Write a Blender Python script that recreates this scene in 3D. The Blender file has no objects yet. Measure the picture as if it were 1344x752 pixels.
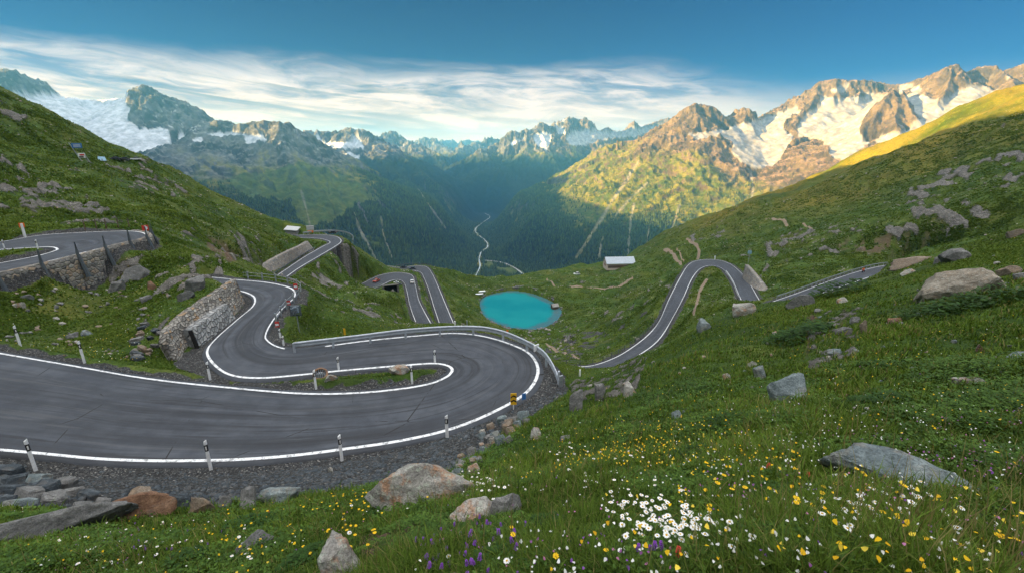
HAZE = 5e-5
import bpy, bmesh, math, random
import numpy as np
from mathutils import Vector, Matrix
rng = np.random.default_rng(7)
random.seed(7)
SC = bpy.context.scene
COL = SC.collection
PI = math.pi

# ------------------------------------------------------------------ camera
F_PX, PITCH = 597.0, math.atan(176 / 597.0)
CT, ST = math.cos(PITCH), math.sin(PITCH)
cam_d = bpy.data.cameras.new('camera')
cam = bpy.data.objects.new('camera', cam_d)
COL.objects.link(cam)
cam_d.sensor_width = 36.0
cam_d.lens = 36.0 * F_PX / 1344.0
cam_d.clip_start = 0.05
cam_d.clip_end = 60000
cam.rotation_euler = (PI / 2 - PITCH, 0, 0)
SC.camera = cam


def ray(u, v):
    X = (u - 672.0) / F_PX
    y = -(v - 376.0) / F_PX
    return X, CT + y * ST, -ST + y * CT


def ae(u, v):
    """azimuth (rad) and tangent of elevation seen at a photo point"""
    x, y, z = ray(u, v)
    return math.atan2(x, y), z / math.hypot(x, y)


def at_z(u, v, z):
    x, y, w = ray(u, v)
    t = z / w
    return np.array([x * t, y * t, z])


def at_r(u, v, r):
    x, y, w = ray(u, v)
    t = r / math.hypot(x, y)
    return np.array([x * t, y * t, w * t])


def project(P):
    P = np.asarray(P, float)
    x, y, z = P[..., 0], P[..., 1], P[..., 2]
    d = y * CT - z * ST
    up = y * ST + z * CT
    return 672 + F_PX * x / d, 376 - F_PX * up / d


# ------------------------------------------------------------------ noise
_prm = np.random.default_rng(3).permutation(256).astype(np.int32); _prm = np.r_[_prm, _prm]
_ga = np.random.default_rng(4).uniform(0, 2 * PI, 256)
_gx, _gy = (np.cos(_ga) * 1.5).astype(np.float32), (np.sin(_ga) * 1.5).astype(np.float32)


def gn(x, y, seed=0):
    x = np.asarray(x); y = np.asarray(y)
    x, y = np.broadcast_arrays(x + (seed * 37.17) % 251.0, y + (seed * 91.73) % 241.0)
    x0 = np.floor(x); y0 = np.floor(y)
    fx = (x - x0).astype(np.float32); fy = (y - y0).astype(np.float32)
    ix = x0.astype(np.int32) & 255; iy = y0.astype(np.int32) & 255
    ux = fx * fx * (3 - 2 * fx); uy = fy * fy * (3 - 2 * fy)
    pa = _prm[ix] + iy; pb = _prm[ix + 1] + iy
    gx1 = fx - 1; gy1 = fy - 1
    h = _prm[pa]; a = _gx[h] * fx + _gy[h] * fy
    h = _prm[pb]; a += (_gx[h] * gx1 + _gy[h] * fy - a) * ux
    h = _prm[pa + 1]; b = _gx[h] * fx + _gy[h] * gy1
    h = _prm[pb + 1]; b += (_gx[h] * gx1 + _gy[h] * gy1 - b) * ux
    return a + (b - a) * uy


def fbm(x, y, oct=4, seed=0, gain=0.5, lac=2.03):
    s = 0; a = 1.0
    for i in range(oct):
        s = s + a * gn(x, y, seed + i * 17)
        x = x * lac; y = y * lac; a *= gain
    return s


def ridged(x, y, oct=4, seed=0, gain=0.5):
    s = 0; a = 1.0
    for i in range(oct):
        s = s + a * (1 - 2 * np.abs(gn(x, y, seed + i * 31)))
        x = x * 2.07; y = y * 2.07; a *= gain
    return s


def sstep(a, b, x):
    t = np.clip((x - a) / (b - a), 0, 1)
    return t * t * (3 - 2 * t)


def in_poly(px, py, poly):
    poly = np.asarray(poly, float)
    ins = np.zeros(np.shape(px), bool)
    n = len(poly); j = n - 1
    for i in range(n):
        xi, yi = poly[i]; xj, yj = poly[j]
        if yi != yj:
            c = ((yi > py) != (yj > py)) & (px < (xj - xi) * (py - yi) / (yj - yi) + xi)
            ins ^= c
        j = i
    return ins


def catmull(P, n, closed=False):
    """P (k,m) -> n samples per span"""
    P = np.asarray(P, float)
    if closed:
        Q = np.vstack([P[-1], P, P[0], P[1]])
    else:
        Q = np.vstack([2 * P[0] - P[1], P, 2 * P[-1] - P[-2]])
    out = []
    t = np.linspace(0, 1, n, endpoint=False)[:, None]
    for i in range(1, len(Q) - 2):
        a, b, c, d = Q[i - 1], Q[i], Q[i + 1], Q[i + 2]
        out.append(0.5 * ((2 * b) + (c - a) * t + (2 * a - 5 * b + 4 * c - d) * t ** 2 + (3 * b - a - 3 * c + d) * t ** 3))
    out = np.vstack(out)
    return out if closed else np.vstack([out, Q[-2]])


def resample(P, step):
    P = np.asarray(P, float)
    s = np.r_[0, np.cumsum(np.linalg.norm(np.diff(P[:, :3], axis=0), axis=1))]
    n = max(2, int(round(s[-1] / step)) + 1)
    t = np.linspace(0, s[-1], n)
    return np.stack([np.interp(t, s, P[:, k]) for k in range(P.shape[1])], 1)


# ------------------------------------------------------------------ object helpers
def tag(o, label=None, cat=None, group=None, kind=None):
    if label: o['label'] = label
    if cat: o['category'] = cat
    if group: o['group'] = group
    if kind: o['kind'] = kind
    return o


def mesh_np(name, V, Fq, mat=None, smooth=True, attrs=None, uv=None, parent=None):
    """numpy mesh, Fq (n,3) or (n,4)"""
    me = bpy.data.meshes.new(name)
    V = np.ascontiguousarray(V, np.float32); Fq = np.ascontiguousarray(Fq, np.int32)
    n, k = Fq.shape
    me.vertices.add(len(V)); me.vertices.foreach_set('co', V.ravel())
    me.loops.add(n * k); me.loops.foreach_set('vertex_index', Fq.ravel())
    me.polygons.add(n)
    me.polygons.foreach_set('loop_start', np.arange(0, n * k, k, dtype=np.int32))
    me.polygons.foreach_set('loop_total', np.full(n, k, np.int32))
    if smooth: me.polygons.foreach_set('use_smooth', np.ones(n, bool))
    me.update(calc_edges=True)
    for an, arr in (attrs or {}).items():
        arr = np.ascontiguousarray(arr, np.float32)
        if arr.ndim == 1:
            a = me.attributes.new(an, 'FLOAT', 'POINT'); a.data.foreach_set('value', arr)
        else:
            if arr.shape[1] == 3: arr = np.c_[arr, np.ones(len(arr), np.float32)]
            a = me.color_attributes.new(an, 'FLOAT_COLOR', 'POINT'); a.data.foreach_set('color', np.ascontiguousarray(arr, np.float32).ravel())
    if uv is not None:
        l = me.uv_layers.new(name='UVMap')
        l.data.foreach_set('uv', np.ascontiguousarray(np.asarray(uv, np.float32)[Fq.ravel()]).ravel())
    o = bpy.data.objects.new(name, me)
    COL.objects.link(o)
    if mat: me.materials.append(mat)
    if parent: o.parent = parent
    return o


def grid_faces(nr, nc, wrap=False):
    i = np.arange(nr - 1)[:, None]
    j = np.arange(nc if wrap else nc - 1)[None, :]
    j2 = (j + 1) % nc
    return np.stack([i * nc + j, i * nc + j2, (i + 1) * nc + j2, (i + 1) * nc + j], -1).reshape(-1, 4)


class MB:
    """collects simple shaped pieces into one mesh"""
    def __init__(s): s.v = []; s.f = []

    def add(s, V, Fs):
        b = len(s.v); s.v += [tuple(map(float, p)) for p in V]; s.f += [tuple(int(i) + b for i in q) for q in Fs]; return s

    def box(s, c, size, rz=0, rx=0, ry=0, bev=0.0, taper=1.0):
        hx, hy, hz = [q / 2 for q in size]
        b = min(bev, hx * .9, hy * .9, hz * .9)
        M = Matrix.Translation(Vector(c)) @ Matrix.Rotation(rz, 4, 'Z') @ Matrix.Rotation(ry, 4, 'Y') @ Matrix.Rotation(rx, 4, 'X')
        V = []
        if b <= 0:
            for z in (-hz, hz):
                k = taper if z > 0 else 1
                V += [(-hx * k, -hy * k, z), (hx * k, -hy * k, z), (hx * k, hy * k, z), (-hx * k, hy * k, z)]
            Fs = [(3, 2, 1, 0), (4, 5, 6, 7), (0, 1, 5, 4), (1, 2, 6, 5), (2, 3, 7, 6), (3, 0, 4, 7)]
        else:
            rings = [(-hz, b), (-hz + b, 0), (hz - b, 0), (hz, b)]
            for z, i in rings:
                k = 1 + (taper - 1) * (z + hz) / (2 * hz)
                x, y = (hx - i) * k, (hy - i) * k
                cx, cy = (hx - b) * k, (hy - b) * k
                if i: V += [(-cx, -cy, z), (cx, -cy, z), (cx, -cy, z), (cx, cy, z), (cx, cy, z), (-cx, cy, z), (-cx, cy, z), (-cx, -cy, z)]
                else: V += [(-cx, -y, z), (cx, -y, z), (x, -cy, z), (x, cy, z), (cx, y, z), (-cx, y, z), (-x, cy, z), (-x, -cy, z)]
            Fs = [tuple(reversed(range(8))), tuple(range(24, 32))]
            for r in range(3):
                for i in range(8):
                    Fs.append((r * 8 + i, r * 8 + (i + 1) % 8, r * 8 + 8 + (i + 1) % 8, r * 8 + 8 + i))
        return s.add([M @ Vector(p) for p in V], Fs)

    def tube(s, P, r, n=8, cap=True):
        P = [Vector(p) for p in P]
        rs = r if hasattr(r, '__len__') else [r] * len(P)
        V = []; Fs = []
        for i, p in enumerate(P):
            d = (P[min(i + 1, len(P) - 1)] - P[max(i - 1, 0)]).normalized()
            a = d.cross(Vector((0, 0, 1)))
            if a.length < 1e-3: a = Vector((1, 0, 0))
            a.normalize(); b = d.cross(a)
            for k in range(n):
                t = 2 * PI * k / n
                V.append(p + (a * math.cos(t) + b * math.sin(t)) * rs[i])
        for i in range(len(P) - 1):
            for k in range(n):
                Fs.append((i * n + k, i * n + (k + 1) % n, (i + 1) * n + (k + 1) % n, (i + 1) * n + k))
        if cap:
            Fs.append(tuple(reversed(range(n)))); Fs.append(tuple(range((len(P) - 1) * n, len(P) * n)))
        return s.add(V, Fs)

    def sweep(s, P, prof, closed=True):
        """profile [(side,up)] carried along P; side is to the right of travel"""
        P = [Vector(p) for p in P]; n = len(prof); V = []; Fs = []
        for i, p in enumerate(P):
            d = P[min(i + 1, len(P) - 1)] - P[max(i - 1, 0)]; d.z = 0; d.normalize()
            r = Vector((d.y, -d.x, 0))
            V += [p + r * a + Vector((0, 0, b)) for a, b in prof]
        for i in range(len(P) - 1):
            for k in range(n if closed else n - 1):
                Fs.append((i * n + k, i * n + (k + 1) % n, (i + 1) * n + (k + 1) % n, (i + 1) * n + k))
        if closed:
            Fs.append(tuple(range(n))); Fs.append(tuple(reversed(range((len(P) - 1) * n, len(P) * n))))
        return s.add(V, Fs)

    def build(s, name, mat, parent=None, smooth=False):
        me = bpy.data.meshes.new(name)
        me.from_pydata(s.v, [], s.f); me.validate()
        bm = bmesh.new(); bm.from_mesh(me)
        bmesh.ops.remove_doubles(bm, verts=bm.verts, dist=1e-5)
        bmesh.ops.recalc_face_normals(bm, faces=bm.faces)
        bm.to_mesh(me); bm.free()
        if smooth:
            for p in me.polygons: p.use_smooth = True
        if mat: me.materials.append(mat)
        o = bpy.data.objects.new(name, me); COL.objects.link(o)
        if parent: o.parent = parent
        return o


def empty(name, loc, rz=0):
    o = bpy.data.objects.new(name, None); COL.objects.link(o)
    o.location = loc; o.rotation_euler = (0, 0, rz); o.empty_display_size = .2
    return o


KIDS = {}


def copy_tree(o, parent=None):
    c = o.copy(); COL.objects.link(c)
    if parent: c.parent = parent
    for ch in o.children:
        copy_tree(ch, c)
    return c


# ------------------------------------------------------------------ material helpers
class NT:
    def __init__(s, name):
        s.m = bpy.data.materials.new(name); s.m.use_nodes = True
        s.t = s.m.node_tree; s.b = s.t.nodes['Principled BSDF']

    def n(s, typ, **kw):
        nd = s.t.nodes.new(typ)
        for k, v in kw.items(): setattr(nd, k, v)
        return nd

    def l(s, a, b): s.t.links.new(a, b)

    def inp(s, nd, key, v):
        if hasattr(v, 'is_linked') or isinstance(v, bpy.types.NodeSocket): s.l(v, nd.inputs[key])
        else: nd.inputs[key].default_value = v

    def noise(s, vec, scale, detail=4, rough=.55, dist=0.0, out='Fac'):
        nd = s.n('ShaderNodeTexNoise'); s.inp(nd, 'Scale', scale); s.inp(nd, 'Detail', detail); s.inp(nd, 'Roughness', rough); s.inp(nd, 'Distortion', dist)
        if vec is not None: s.l(vec, nd.inputs['Vector'])
        return nd.outputs[out]

    def voro(s, vec, scale, feature='F1', out='Distance', rand=1.0):
        nd = s.n('ShaderNodeTexVoronoi', feature=feature); s.inp(nd, 'Scale', scale); s.inp(nd, 'Randomness', rand)
        if vec is not None: s.l(vec, nd.inputs['Vector'])
        return nd.outputs[out]

    def ramp(s, fac, stops, interp='LINEAR'):
        nd = s.n('ShaderNodeValToRGB'); cr = nd.color_ramp; cr.interpolation = interp
        while len(cr.elements) < len(stops): cr.elements.new(.5)
        for e, (p, c) in zip(cr.elements, stops):
            e.position = p; e.color = (*c, 1) if len(c) == 3 else c
        s.l(fac, nd.inputs[0]); return nd.outputs[0]

    def rng(s, v, a, b, c=0., d=1.):
        nd = s.n('ShaderNodeMapRange'); nd.interpolation_type = 'SMOOTHSTEP'
        s.inp(nd, 0, v); nd.inputs[1].default_value = a; nd.inputs[2].default_value = b; nd.inputs[3].default_value = c; nd.inputs[4].default_value = d
        return nd.outputs[0]

    def math(s, op, a, b=0., clamp=False):
        nd = s.n('ShaderNodeMath', operation=op, use_clamp=clamp); s.inp(nd, 0, a); s.inp(nd, 1, b); return nd.outputs[0]

    def mix(s, f, a, b, mode='MIX'):
        nd = s.n('ShaderNodeMix', data_type='RGBA', blend_type=mode); s.inp(nd, 0, f)
        for k, v in ((6, a), (7, b)):
            if isinstance(v, (tuple, list)): v = (*v, 1) if len(v) == 3 else v
            s.inp(nd, k, v)
        return nd.outputs[2]

    def attr(s, name, out='Fac'):
        return s.n('ShaderNodeAttribute', attribute_name=name).outputs[out]

    def pos(s): return s.n('ShaderNodeNewGeometry').outputs['Position']

    def obj(s): return s.n('ShaderNodeTexCoord').outputs['Object']

    def mapping(s, vec, scale=(1, 1, 1), rot=(0, 0, 0)):
        nd = s.n('ShaderNodeMapping'); s.l(vec, nd.inputs[0]); nd.inputs['Scale'].default_value = scale; nd.inputs['Rotation'].default_value = rot
        return nd.outputs[0]

    def bump(s, h, strength=.5, dist=.05, normal=None):
        nd = s.n('ShaderNodeBump'); s.inp(nd, 'Strength', strength); s.inp(nd, 'Distance', dist); s.l(h, nd.inputs['Height'])
        if normal is not None: s.l(normal, nd.inputs['Normal'])
        return nd.outputs[0]

    def done(s, color, rough=.8, normal=None, spec=.3, metal=0.):
        b = s.b
        if isinstance(color, (tuple, list)): b.inputs['Base Color'].default_value = (*color, 1) if len(color) == 3 else color
        else: s.l(color, b.inputs['Base Color'])
        s.inp(b, 'Roughness', rough); s.inp(b, 'Specular IOR Level', spec); s.inp(b, 'Metallic', metal)
        if normal is not None: s.l(normal, b.inputs['Normal'])
        return s.m


def plain(name, c, rough=.6, spec=.3, metal=0., var=.12, scale=9.):
    k = NT(name)
    n = k.noise(k.obj(), scale, 5, .65)
    f = k.rng(n, .3, .75)
    lo = tuple(q * (1 - var) for q in c); hi = tuple(min(1, q * (1 + var)) for q in c)
    return k.done(k.mix(f, lo, hi), rough, None, spec, metal)
# ------------------------------------------------------------------ daylight
SUN_AZ, SUN_EL = math.radians(-103), math.radians(9.6)
SUN = Vector((math.sin(SUN_AZ) * math.cos(SUN_EL), math.cos(SUN_AZ) * math.cos(SUN_EL), math.sin(SUN_EL)))
ld = bpy.data.lights.new('sun', 'SUN'); ld.energy = 5.0; ld.angle = math.radians(.5); ld.color = (1.0, .63, .21)
lo = bpy.data.objects.new('sun', ld); COL.objects.link(lo)
lo.rotation_euler = SUN.to_track_quat('Z', 'Y').to_euler(); lo.location = (-60, -20, 120)

W = bpy.data.worlds.new('World'); SC.world = W; W.use_nodes = True
wt = W.node_tree; wn, wl = wt.nodes, wt.links
wn.clear()
def N(t, **k):
    n = wn.new(t)
    for a, b in k.items(): setattr(n, a, b)
    return n
def M(op, a, b=0., c=0., clamp=False):
    n = N('ShaderNodeMath', operation=op, use_clamp=clamp)
    for i, q in enumerate((a, b, c)):
        if isinstance(q, bpy.types.NodeSocket): wl.new(q, n.inputs[i])
        else: n.inputs[i].default_value = q
    return n.outputs[0]
def MR(v, a, b, c=0., d=1.):
    n = N('ShaderNodeMapRange', interpolation_type='SMOOTHSTEP'); wl.new(v, n.inputs[0])
    for i, q in enumerate((a, b, c, d)): n.inputs[i + 1].default_value = q
    return n.outputs[0]
def MX(f, a, b, mode='MIX'):
    n = N('ShaderNodeMix', data_type='RGBA', blend_type=mode)
    for i, q in ((0, f), (6, a), (7, b)):
        if isinstance(q, bpy.types.NodeSocket): wl.new(q, n.inputs[i])
        elif i: n.inputs[i].default_value = (*q, 1)
        else: n.inputs[i].default_value = q
    return n.outputs[2]
def CV(x, y, z):
    n = N('ShaderNodeCombineXYZ')
    for i, q in enumerate((x, y, z)):
        if isinstance(q, bpy.types.NodeSocket): wl.new(q, n.inputs[i])
        else: n.inputs[i].default_value = q
    return n.outputs[0]
def NZ(vec, sc, det, rough, dist=0.):
    n = N('ShaderNodeTexNoise'); wl.new(vec, n.inputs['Vector'])
    n.inputs['Scale'].default_value = sc; n.inputs['Detail'].default_value = det; n.inputs['Roughness'].default_value = rough; n.inputs['Distortion'].default_value = dist
    return n.outputs['Fac']
sky = N('ShaderNodeTexSky', sky_type='NISHITA', sun_disc=False)
sky.sun_elevation = SUN_EL; sky.sun_rotation = SUN_AZ % (2 * PI)
sky.altitude = 2400; sky.air_density = 1.0; sky.dust_density = 1.0; sky.ozone_density = 3.0
tc = N('ShaderNodeTexCoord')
sx = N('ShaderNodeSeparateXYZ'); wl.new(tc.outputs['Generated'], sx.inputs[0])
X_, Y_, Z_ = sx.outputs
rad = M('SQRT', M('ADD', M('MULTIPLY', X_, X_), M('MULTIPLY', Y_, Y_)))
el = M('DIVIDE', Z_, M('MAXIMUM', rad, .02))
az = M('ARCTAN2', X_, Y_)
# cirrus sheets: streaks that run along the horizon and dip to the right
tilt = M('ADD', el, M('MULTIPLY', az, .045))
wob = NZ(CV(M('MULTIPLY', az, 2.2), M('MULTIPLY', el, 6.), 3.1), 1.0, 3, .5)
v1 = CV(M('MULTIPLY', az, 3.2), M('ADD', M('MULTIPLY', tilt, 21.), M('MULTIPLY', wob, 2.0)), 0.)
st1 = NZ(v1, 1.0, 8, .62, .55)
v2 = CV(M('MULTIPLY', az, 9.), M('ADD', M('MULTIPLY', tilt, 46.), M('MULTIPLY', wob, 3.0)), 7.)
st2 = NZ(v2, 1.0, 6, .65, .8)
fine = M('ADD', M('MULTIPLY', st1, .62), M('MULTIPLY', st2, .38))
edge = M('ADD', el, M('ADD', M('MULTIPLY', M('SUBTRACT', st1, .5), .085), M('MULTIPLY', M('SUBTRACT', wob, .5), .05)))
top = MR(M('ADD', edge, MR(az, .25, .62, 0., .05)), .182, .128, 0., 1.)
right = MR(M('ADD', az, M('MULTIPLY', M('SUBTRACT', wob, .5), .5)), .62, .25, .12, 1.)
dens = MR(fine, .40, .60, .0, 1.)
cover = M('MULTIPLY', M('MULTIPLY', top, right), M('ADD', M('MULTIPLY', dens, .80), .16), clamp=True)
fill_cloud = M('MULTIPLY', MR(el, .55, 1.1), M('ADD', .45, M('MULTIPLY', MR(NZ(tc.outputs['Generated'], 2.6, 6, .6, .4), .35, .65), .5)))  # bright cloud overhead, out of view, added to light the foreground
cover = M('MAXIMUM', cover, fill_cloud)
# grey undersides low on the left
vd = CV(M('MULTIPLY', az, 2.6), M('ADD', M('MULTIPLY', M('ADD', el, M('MULTIPLY', az, .10)), 36.), M('MULTIPLY', wob, 1.4)), 21.)
dk = MR(NZ(vd, 1.0, 6, .6, .5), .46, .60)
dk = M('MULTIPLY', dk, M('MULTIPLY', MR(az, .0, -.3), M('MULTIPLY', MR(el, .15, .11), MR(el, .015, .05))))
warm = MR(el, .16, .0)
ccol = MX(warm, (3.3, 2.65, 2.3), (5.4, 3.4, 2.0))
leftw = M('MULTIPLY', MR(az, .1, -.5), MR(el, .13, .05))
ccol = MX(M('MULTIPLY', leftw, .5), ccol, (6.0, 3.6, 2.0))
ccol = MX(M('MULTIPLY', dk, .8), ccol, (.8, .68, .64))
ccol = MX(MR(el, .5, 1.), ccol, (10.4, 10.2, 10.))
base = MX(1.0, sky.outputs[0], (.004, .098, .182), 'MULTIPLY')
base = MX(M('MULTIPLY', MR(el, .13, .0), .75), base, (5.6, 3.3, 1.7))
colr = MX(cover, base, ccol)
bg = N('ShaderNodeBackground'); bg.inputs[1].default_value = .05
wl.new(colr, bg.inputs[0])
wo = N('ShaderNodeOutputWorld'); wl.new(bg.outputs[0], wo.inputs[0])

SC.view_settings.view_transform = 'Standard'; SC.view_settings.look = 'None'
SC.view_settings.exposure = 2.95; SC.view_settings.gamma = 1.0; SC.view_settings.use_curve_mapping = False
SC.render.engine = 'CYCLES'
cy = SC.cycles
cy.use_denoising = True
try: cy.denoiser = 'OPENIMAGEDENOISE'; cy.denoising_input_passes = 'RGB_ALBEDO_NORMAL'; cy.denoising_prefilter = 'ACCURATE'
except Exception: pass
cy.max_bounces = 5; cy.diffuse_bounces = 2; cy.glossy_bounces = 2; cy.transmission_bounces = 2; cy.volume_bounces = 1; cy.transparent_max_bounces = 6
cy.caustics_reflective = False; cy.caustics_refractive = False
cy.sample_clamp_indirect = 4.0

# ------------------------------------------------------------------ the air of the valley
hm = bpy.data.materials.new('haze'); hm.use_nodes = True
ht = hm.node_tree; ht.nodes.clear()
pv = ht.nodes.new('ShaderNodeVolumePrincipled'); ho = ht.nodes.new('ShaderNodeOutputMaterial')
pv.inputs['Color'].default_value = (.11, .47, 1.0, 1); pv.inputs['Density'].default_value = HAZE
pv.inputs['Anisotropy'].default_value = .1
ht.links.new(pv.outputs[0], ho.inputs['Volume'])
if HAZE > 0:
    hz = MB().box((0, 6500, -10), (20000, 24000, 1600)).build('haze', hm)
    tag(hz, 'pale blue morning air filling the valley', None, None, 'stuff')
# ------------------------------------------------------------------ roads as the photo shows them: (left u,v, right u,v, height)
ROADS = {}
def road_def(key, st, step, ext0=0, ext1=0):
    L = np.array([at_z(a, b, z) for a, b, c, d, z in st]); R = np.array([at_z(c, d, z) for a, b, c, d, z in st])
    if ext0:
        L = np.vstack([L[0] + (L[0] - L[1]) / np.linalg.norm((L[0] - L[1])[:2]) * ext0, L]); R = np.vstack([R[0] + (R[0] - R[1]) / np.linalg.norm((R[0] - R[1])[:2]) * ext0, R])
    if ext1:
        L = np.vstack([L, L[-1] + (L[-1] - L[-2]) / np.linalg.norm((L[-1] - L[-2])[:2]) * ext1]); R = np.vstack([R, R[-1] + (R[-1] - R[-2]) / np.linalg.norm((R[-1] - R[-2])[:2]) * ext1])
    LR = catmull(np.c_[L, R], 14)
    C = (LR[:, :3] + LR[:, 3:]) / 2
    s = np.r_[0, np.cumsum(np.linalg.norm(np.diff(C, axis=0), axis=1))]
    n = int(s[-1] / step) + 2
    t = np.linspace(0, s[-1], n)
    LR = np.stack([np.interp(t, s, LR[:, k]) for k in range(6)], 1)
    ROADS[key] = dict(L=LR[:, :3], R=LR[:, 3:], s=t, C=(LR[:, :3] + LR[:, 3:]) / 2, w=np.linalg.norm(LR[:, :2] - LR[:, 3:5], axis=1) / 2)

# outer line, inner line
road_def('main', [
    (0, 590, 78, 477, -13.6), (150, 603, 195, 497, -14.3), (280, 604, 315, 510, -14.7), (370, 599, 400, 516.5, -14.9), (450, 589.5, 470, 515.5, -15),
    (530, 577.5, 528, 510, -15), (598, 561, 566, 503, -15), (655, 537, 586, 494.5, -15), (692, 514, 592, 489, -15), (706, 490, 593.5, 486, -15),
    (701, 471, 592.5, 483, -15), (683, 457, 588, 480, -15), (640, 442.6, 578, 477.5, -15), (598, 437.5, 562, 477, -15), (545, 441, 528, 479.5, -15),
    (480, 447.5, 486, 483, -15), (420, 455.5, 436, 487.5, -15), (388, 459, 388, 492.5, -15), (364, 455, 340, 496, -15), (350, 446, 303, 492, -15),
    (349, 438, 281, 478, -15), (356, 424, 272, 461, -15), (368, 408, 284, 444, -15), (384, 393, 311, 420, -15.05), (387, 384, 332, 402, -15.1),
    (378, 377, 334, 391, -15.1), (350, 371, 324, 384.5, -15.1), (308, 367, 304, 379.5, -15.1)], .45, ext0=16, ext1=4)
road_def('upper', [(0, 318, 0, 328, -12.0), (60, 308.5, 40, 325.5, -11.8), (150, 304, 62, 324.6, -11.6), (180, 304.5, 71, 325.2, -11.5), (192, 308.5, 75, 327, -11.5),
    (188, 313, 74, 329, -11.5), (150, 322, 62, 333, -11.5), (70, 342, 42, 338, -11.5), (0, 358, 0, 346, -11.5)], .6, ext0=14, ext1=16)
road_def('spur', [(366, 371, 350, 371, -41), (392, 352, 378, 352, -41.5), (420, 335.5, 402, 336, -42), (440, 323.5, 424, 323.5, -42), (447.5, 317.5, 433, 319, -42),
    (445, 312.5, 430, 316, -42), (436, 309.5, 420, 313.5, -42), (420, 308.3, 408, 312.7, -42), (404, 308.5, 400, 312.5, -42)], .9, ext0=14, ext1=10)
road_def('bend', [(424, 389.5, 418, 386.5, -63), (455, 386.5, 447, 381, -63), (478, 383.5, 470, 374.5, -63), (500, 374.5, 487, 366.5, -63), (514, 368.2, 500, 361, -63),
    (524, 367.3, 520, 357.7, -63), (530.5, 371.5, 540, 361, -63), (534, 382, 545, 374, -63), (539, 404, 550.5, 396, -63.5), (549, 431, 568, 429, -64)], .9, ext1=14)
road_def('lower', [(512, 352.6, 512, 349.6, -72), (524, 354.2, 526, 351.0, -72), (541, 355.3, 546, 348.8, -72), (552, 357.5, 560, 350.5, -72), (557, 366, 567, 359, -72), (563, 381, 575, 376, -72),
    (570, 404, 585, 400, -72.5), (580, 434, 598, 431, -73)], .9, ext0=8, ext1=14)
road_def('lake', [(728, 488, 726, 477, -52), (742, 490.5, 744, 479.5, -52), (775, 490.8, 771, 480.5, -52), (805, 484, 797, 473.5, -52), (835, 468, 822, 461, -52.2), (865, 445, 850, 440, -52.5), (885, 413, 866, 420, -52.5), (897, 390, 878, 393, -52.5), (908, 366, 893, 364, -52.5),
    (917, 354.5, 904, 347.5, -52.5), (927, 349.3, 917, 341.8, -52.5), (940, 349.5, 940, 341.2, -52), (951, 355.5, 958, 346.5, -51), (961, 369, 972, 357.5, -50), (966, 379, 983, 371, -49.5), (972, 392, 993, 388, -48)], .9, ext0=16, ext1=14)
road_def('side', [(1020, 394, 1028, 399, -42), (1050, 383.5, 1062, 390, -42), (1090, 368.5, 1105, 376, -41.5), (1125, 357, 1140, 364, -41), (1150, 350.8, 1170, 354.5, -41), (1172, 347.3, 1195, 348.5, -41)], .9, ext0=14, ext1=12)

LAKE_Z = -88.0
LAKE_PX = [(630, 396), (637, 389), (652, 384), (672, 381.5), (695, 384), (715, 391), (729, 399), (737, 408), (733, 418), (722, 426), (704, 431.5), (684, 432), (662, 428), (645, 421), (633, 411)]
LAKE = catmull(np.array([at_z(u, v, LAKE_Z) for u, v in LAKE_PX]), 10, closed=True)

# ------------------------------------------------------------------ heights seen in the photo (u, v, distance), with unseen hills added
A = []
def an(*pts):
    for u, v, r in pts:
        a, e = ae(u, v); A.append((a, math.log(r), e))
def deg(*pts):
    for d, r, z in pts: A.append((math.radians(d), math.log(r), z / r))
CREST = [(742, 524, 24), (790, 501, 24), (830, 484, 24.5), (870, 459, 25.5), (895, 441, 26.5), (930, 424, 29), (980, 404, 33), (1035, 400, 35), (1100, 386, 37), (1165, 366, 39), (1250, 336, 42), (1344, 312, 45)]
an(*CREST); an(*[(u, v + 14, r * 1.4) for u, v, r in CREST])
an((0, 752, 7.5), (0, 700, 10.5), (0, 670, 14), (0, 640, 21), (0, 612, 29),
   (120, 752, 6.5), (120, 700, 9.5), (120, 665, 13.5), (120, 640, 19), (120, 616, 26.5),
   (250, 752, 5.2), (250, 700, 7.8), (250, 662, 11.5), (250, 640, 16), (250, 614, 23.6),
   (350, 752, 4.0), (350, 700, 6), (350, 658, 10), (350, 635, 14), (350, 612, 22),
   (450, 752, 2.9), (450, 700, 4.4), (450, 660, 7), (450, 638, 10), (450, 612, 17.5), (450, 600, 21),
   (540, 752, 2.2), (540, 700, 3.3), (540, 665, 5.2), (540, 630, 9), (540, 600, 15), (540, 582, 20.5),
   (620, 752, 1.95), (620, 700, 2.9), (620, 655, 4.8), (620, 620, 8), (620, 590, 13), (620, 564, 20.5),
   (700, 752, 1.75), (700, 700, 2.6), (700, 650, 4), (700, 600, 7), (700, 560, 12), (690, 530, 18), (715, 512, 25.5),
   (800, 752, 1.7), (800, 700, 2.4), (800, 650, 3.6), (800, 600, 5.5), (800, 550, 9.5), (800, 524, 14),
   (900, 752, 1.7), (900, 700, 2.3), (900, 650, 3.3), (900, 600, 4.8), (900, 550, 7.2), (900, 500, 12), (900, 466, 18),
   (1035, 752, 1.8), (1035, 700, 2.35), (1035, 650, 3.2), (1035, 600, 4.5), (1035, 550, 6.5), (1035, 515, 10), (1035, 470, 16), (1035, 436, 22),
   (1200, 752, 2.1), (1200, 700, 2.7), (1200, 650, 3.6), (1200, 600, 4.9), (1200, 550, 6.8), (1200, 500, 9.5), (1200, 450, 14), (1200, 400, 21),
   (1344, 752, 2.6), (1344, 700, 3.2), (1344, 650, 4.2), (1344, 600, 5.5), (1344, 550, 7.4), (1344, 500, 10), (1344, 450, 14), (1344, 400, 20), (1344, 350, 30))
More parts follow.
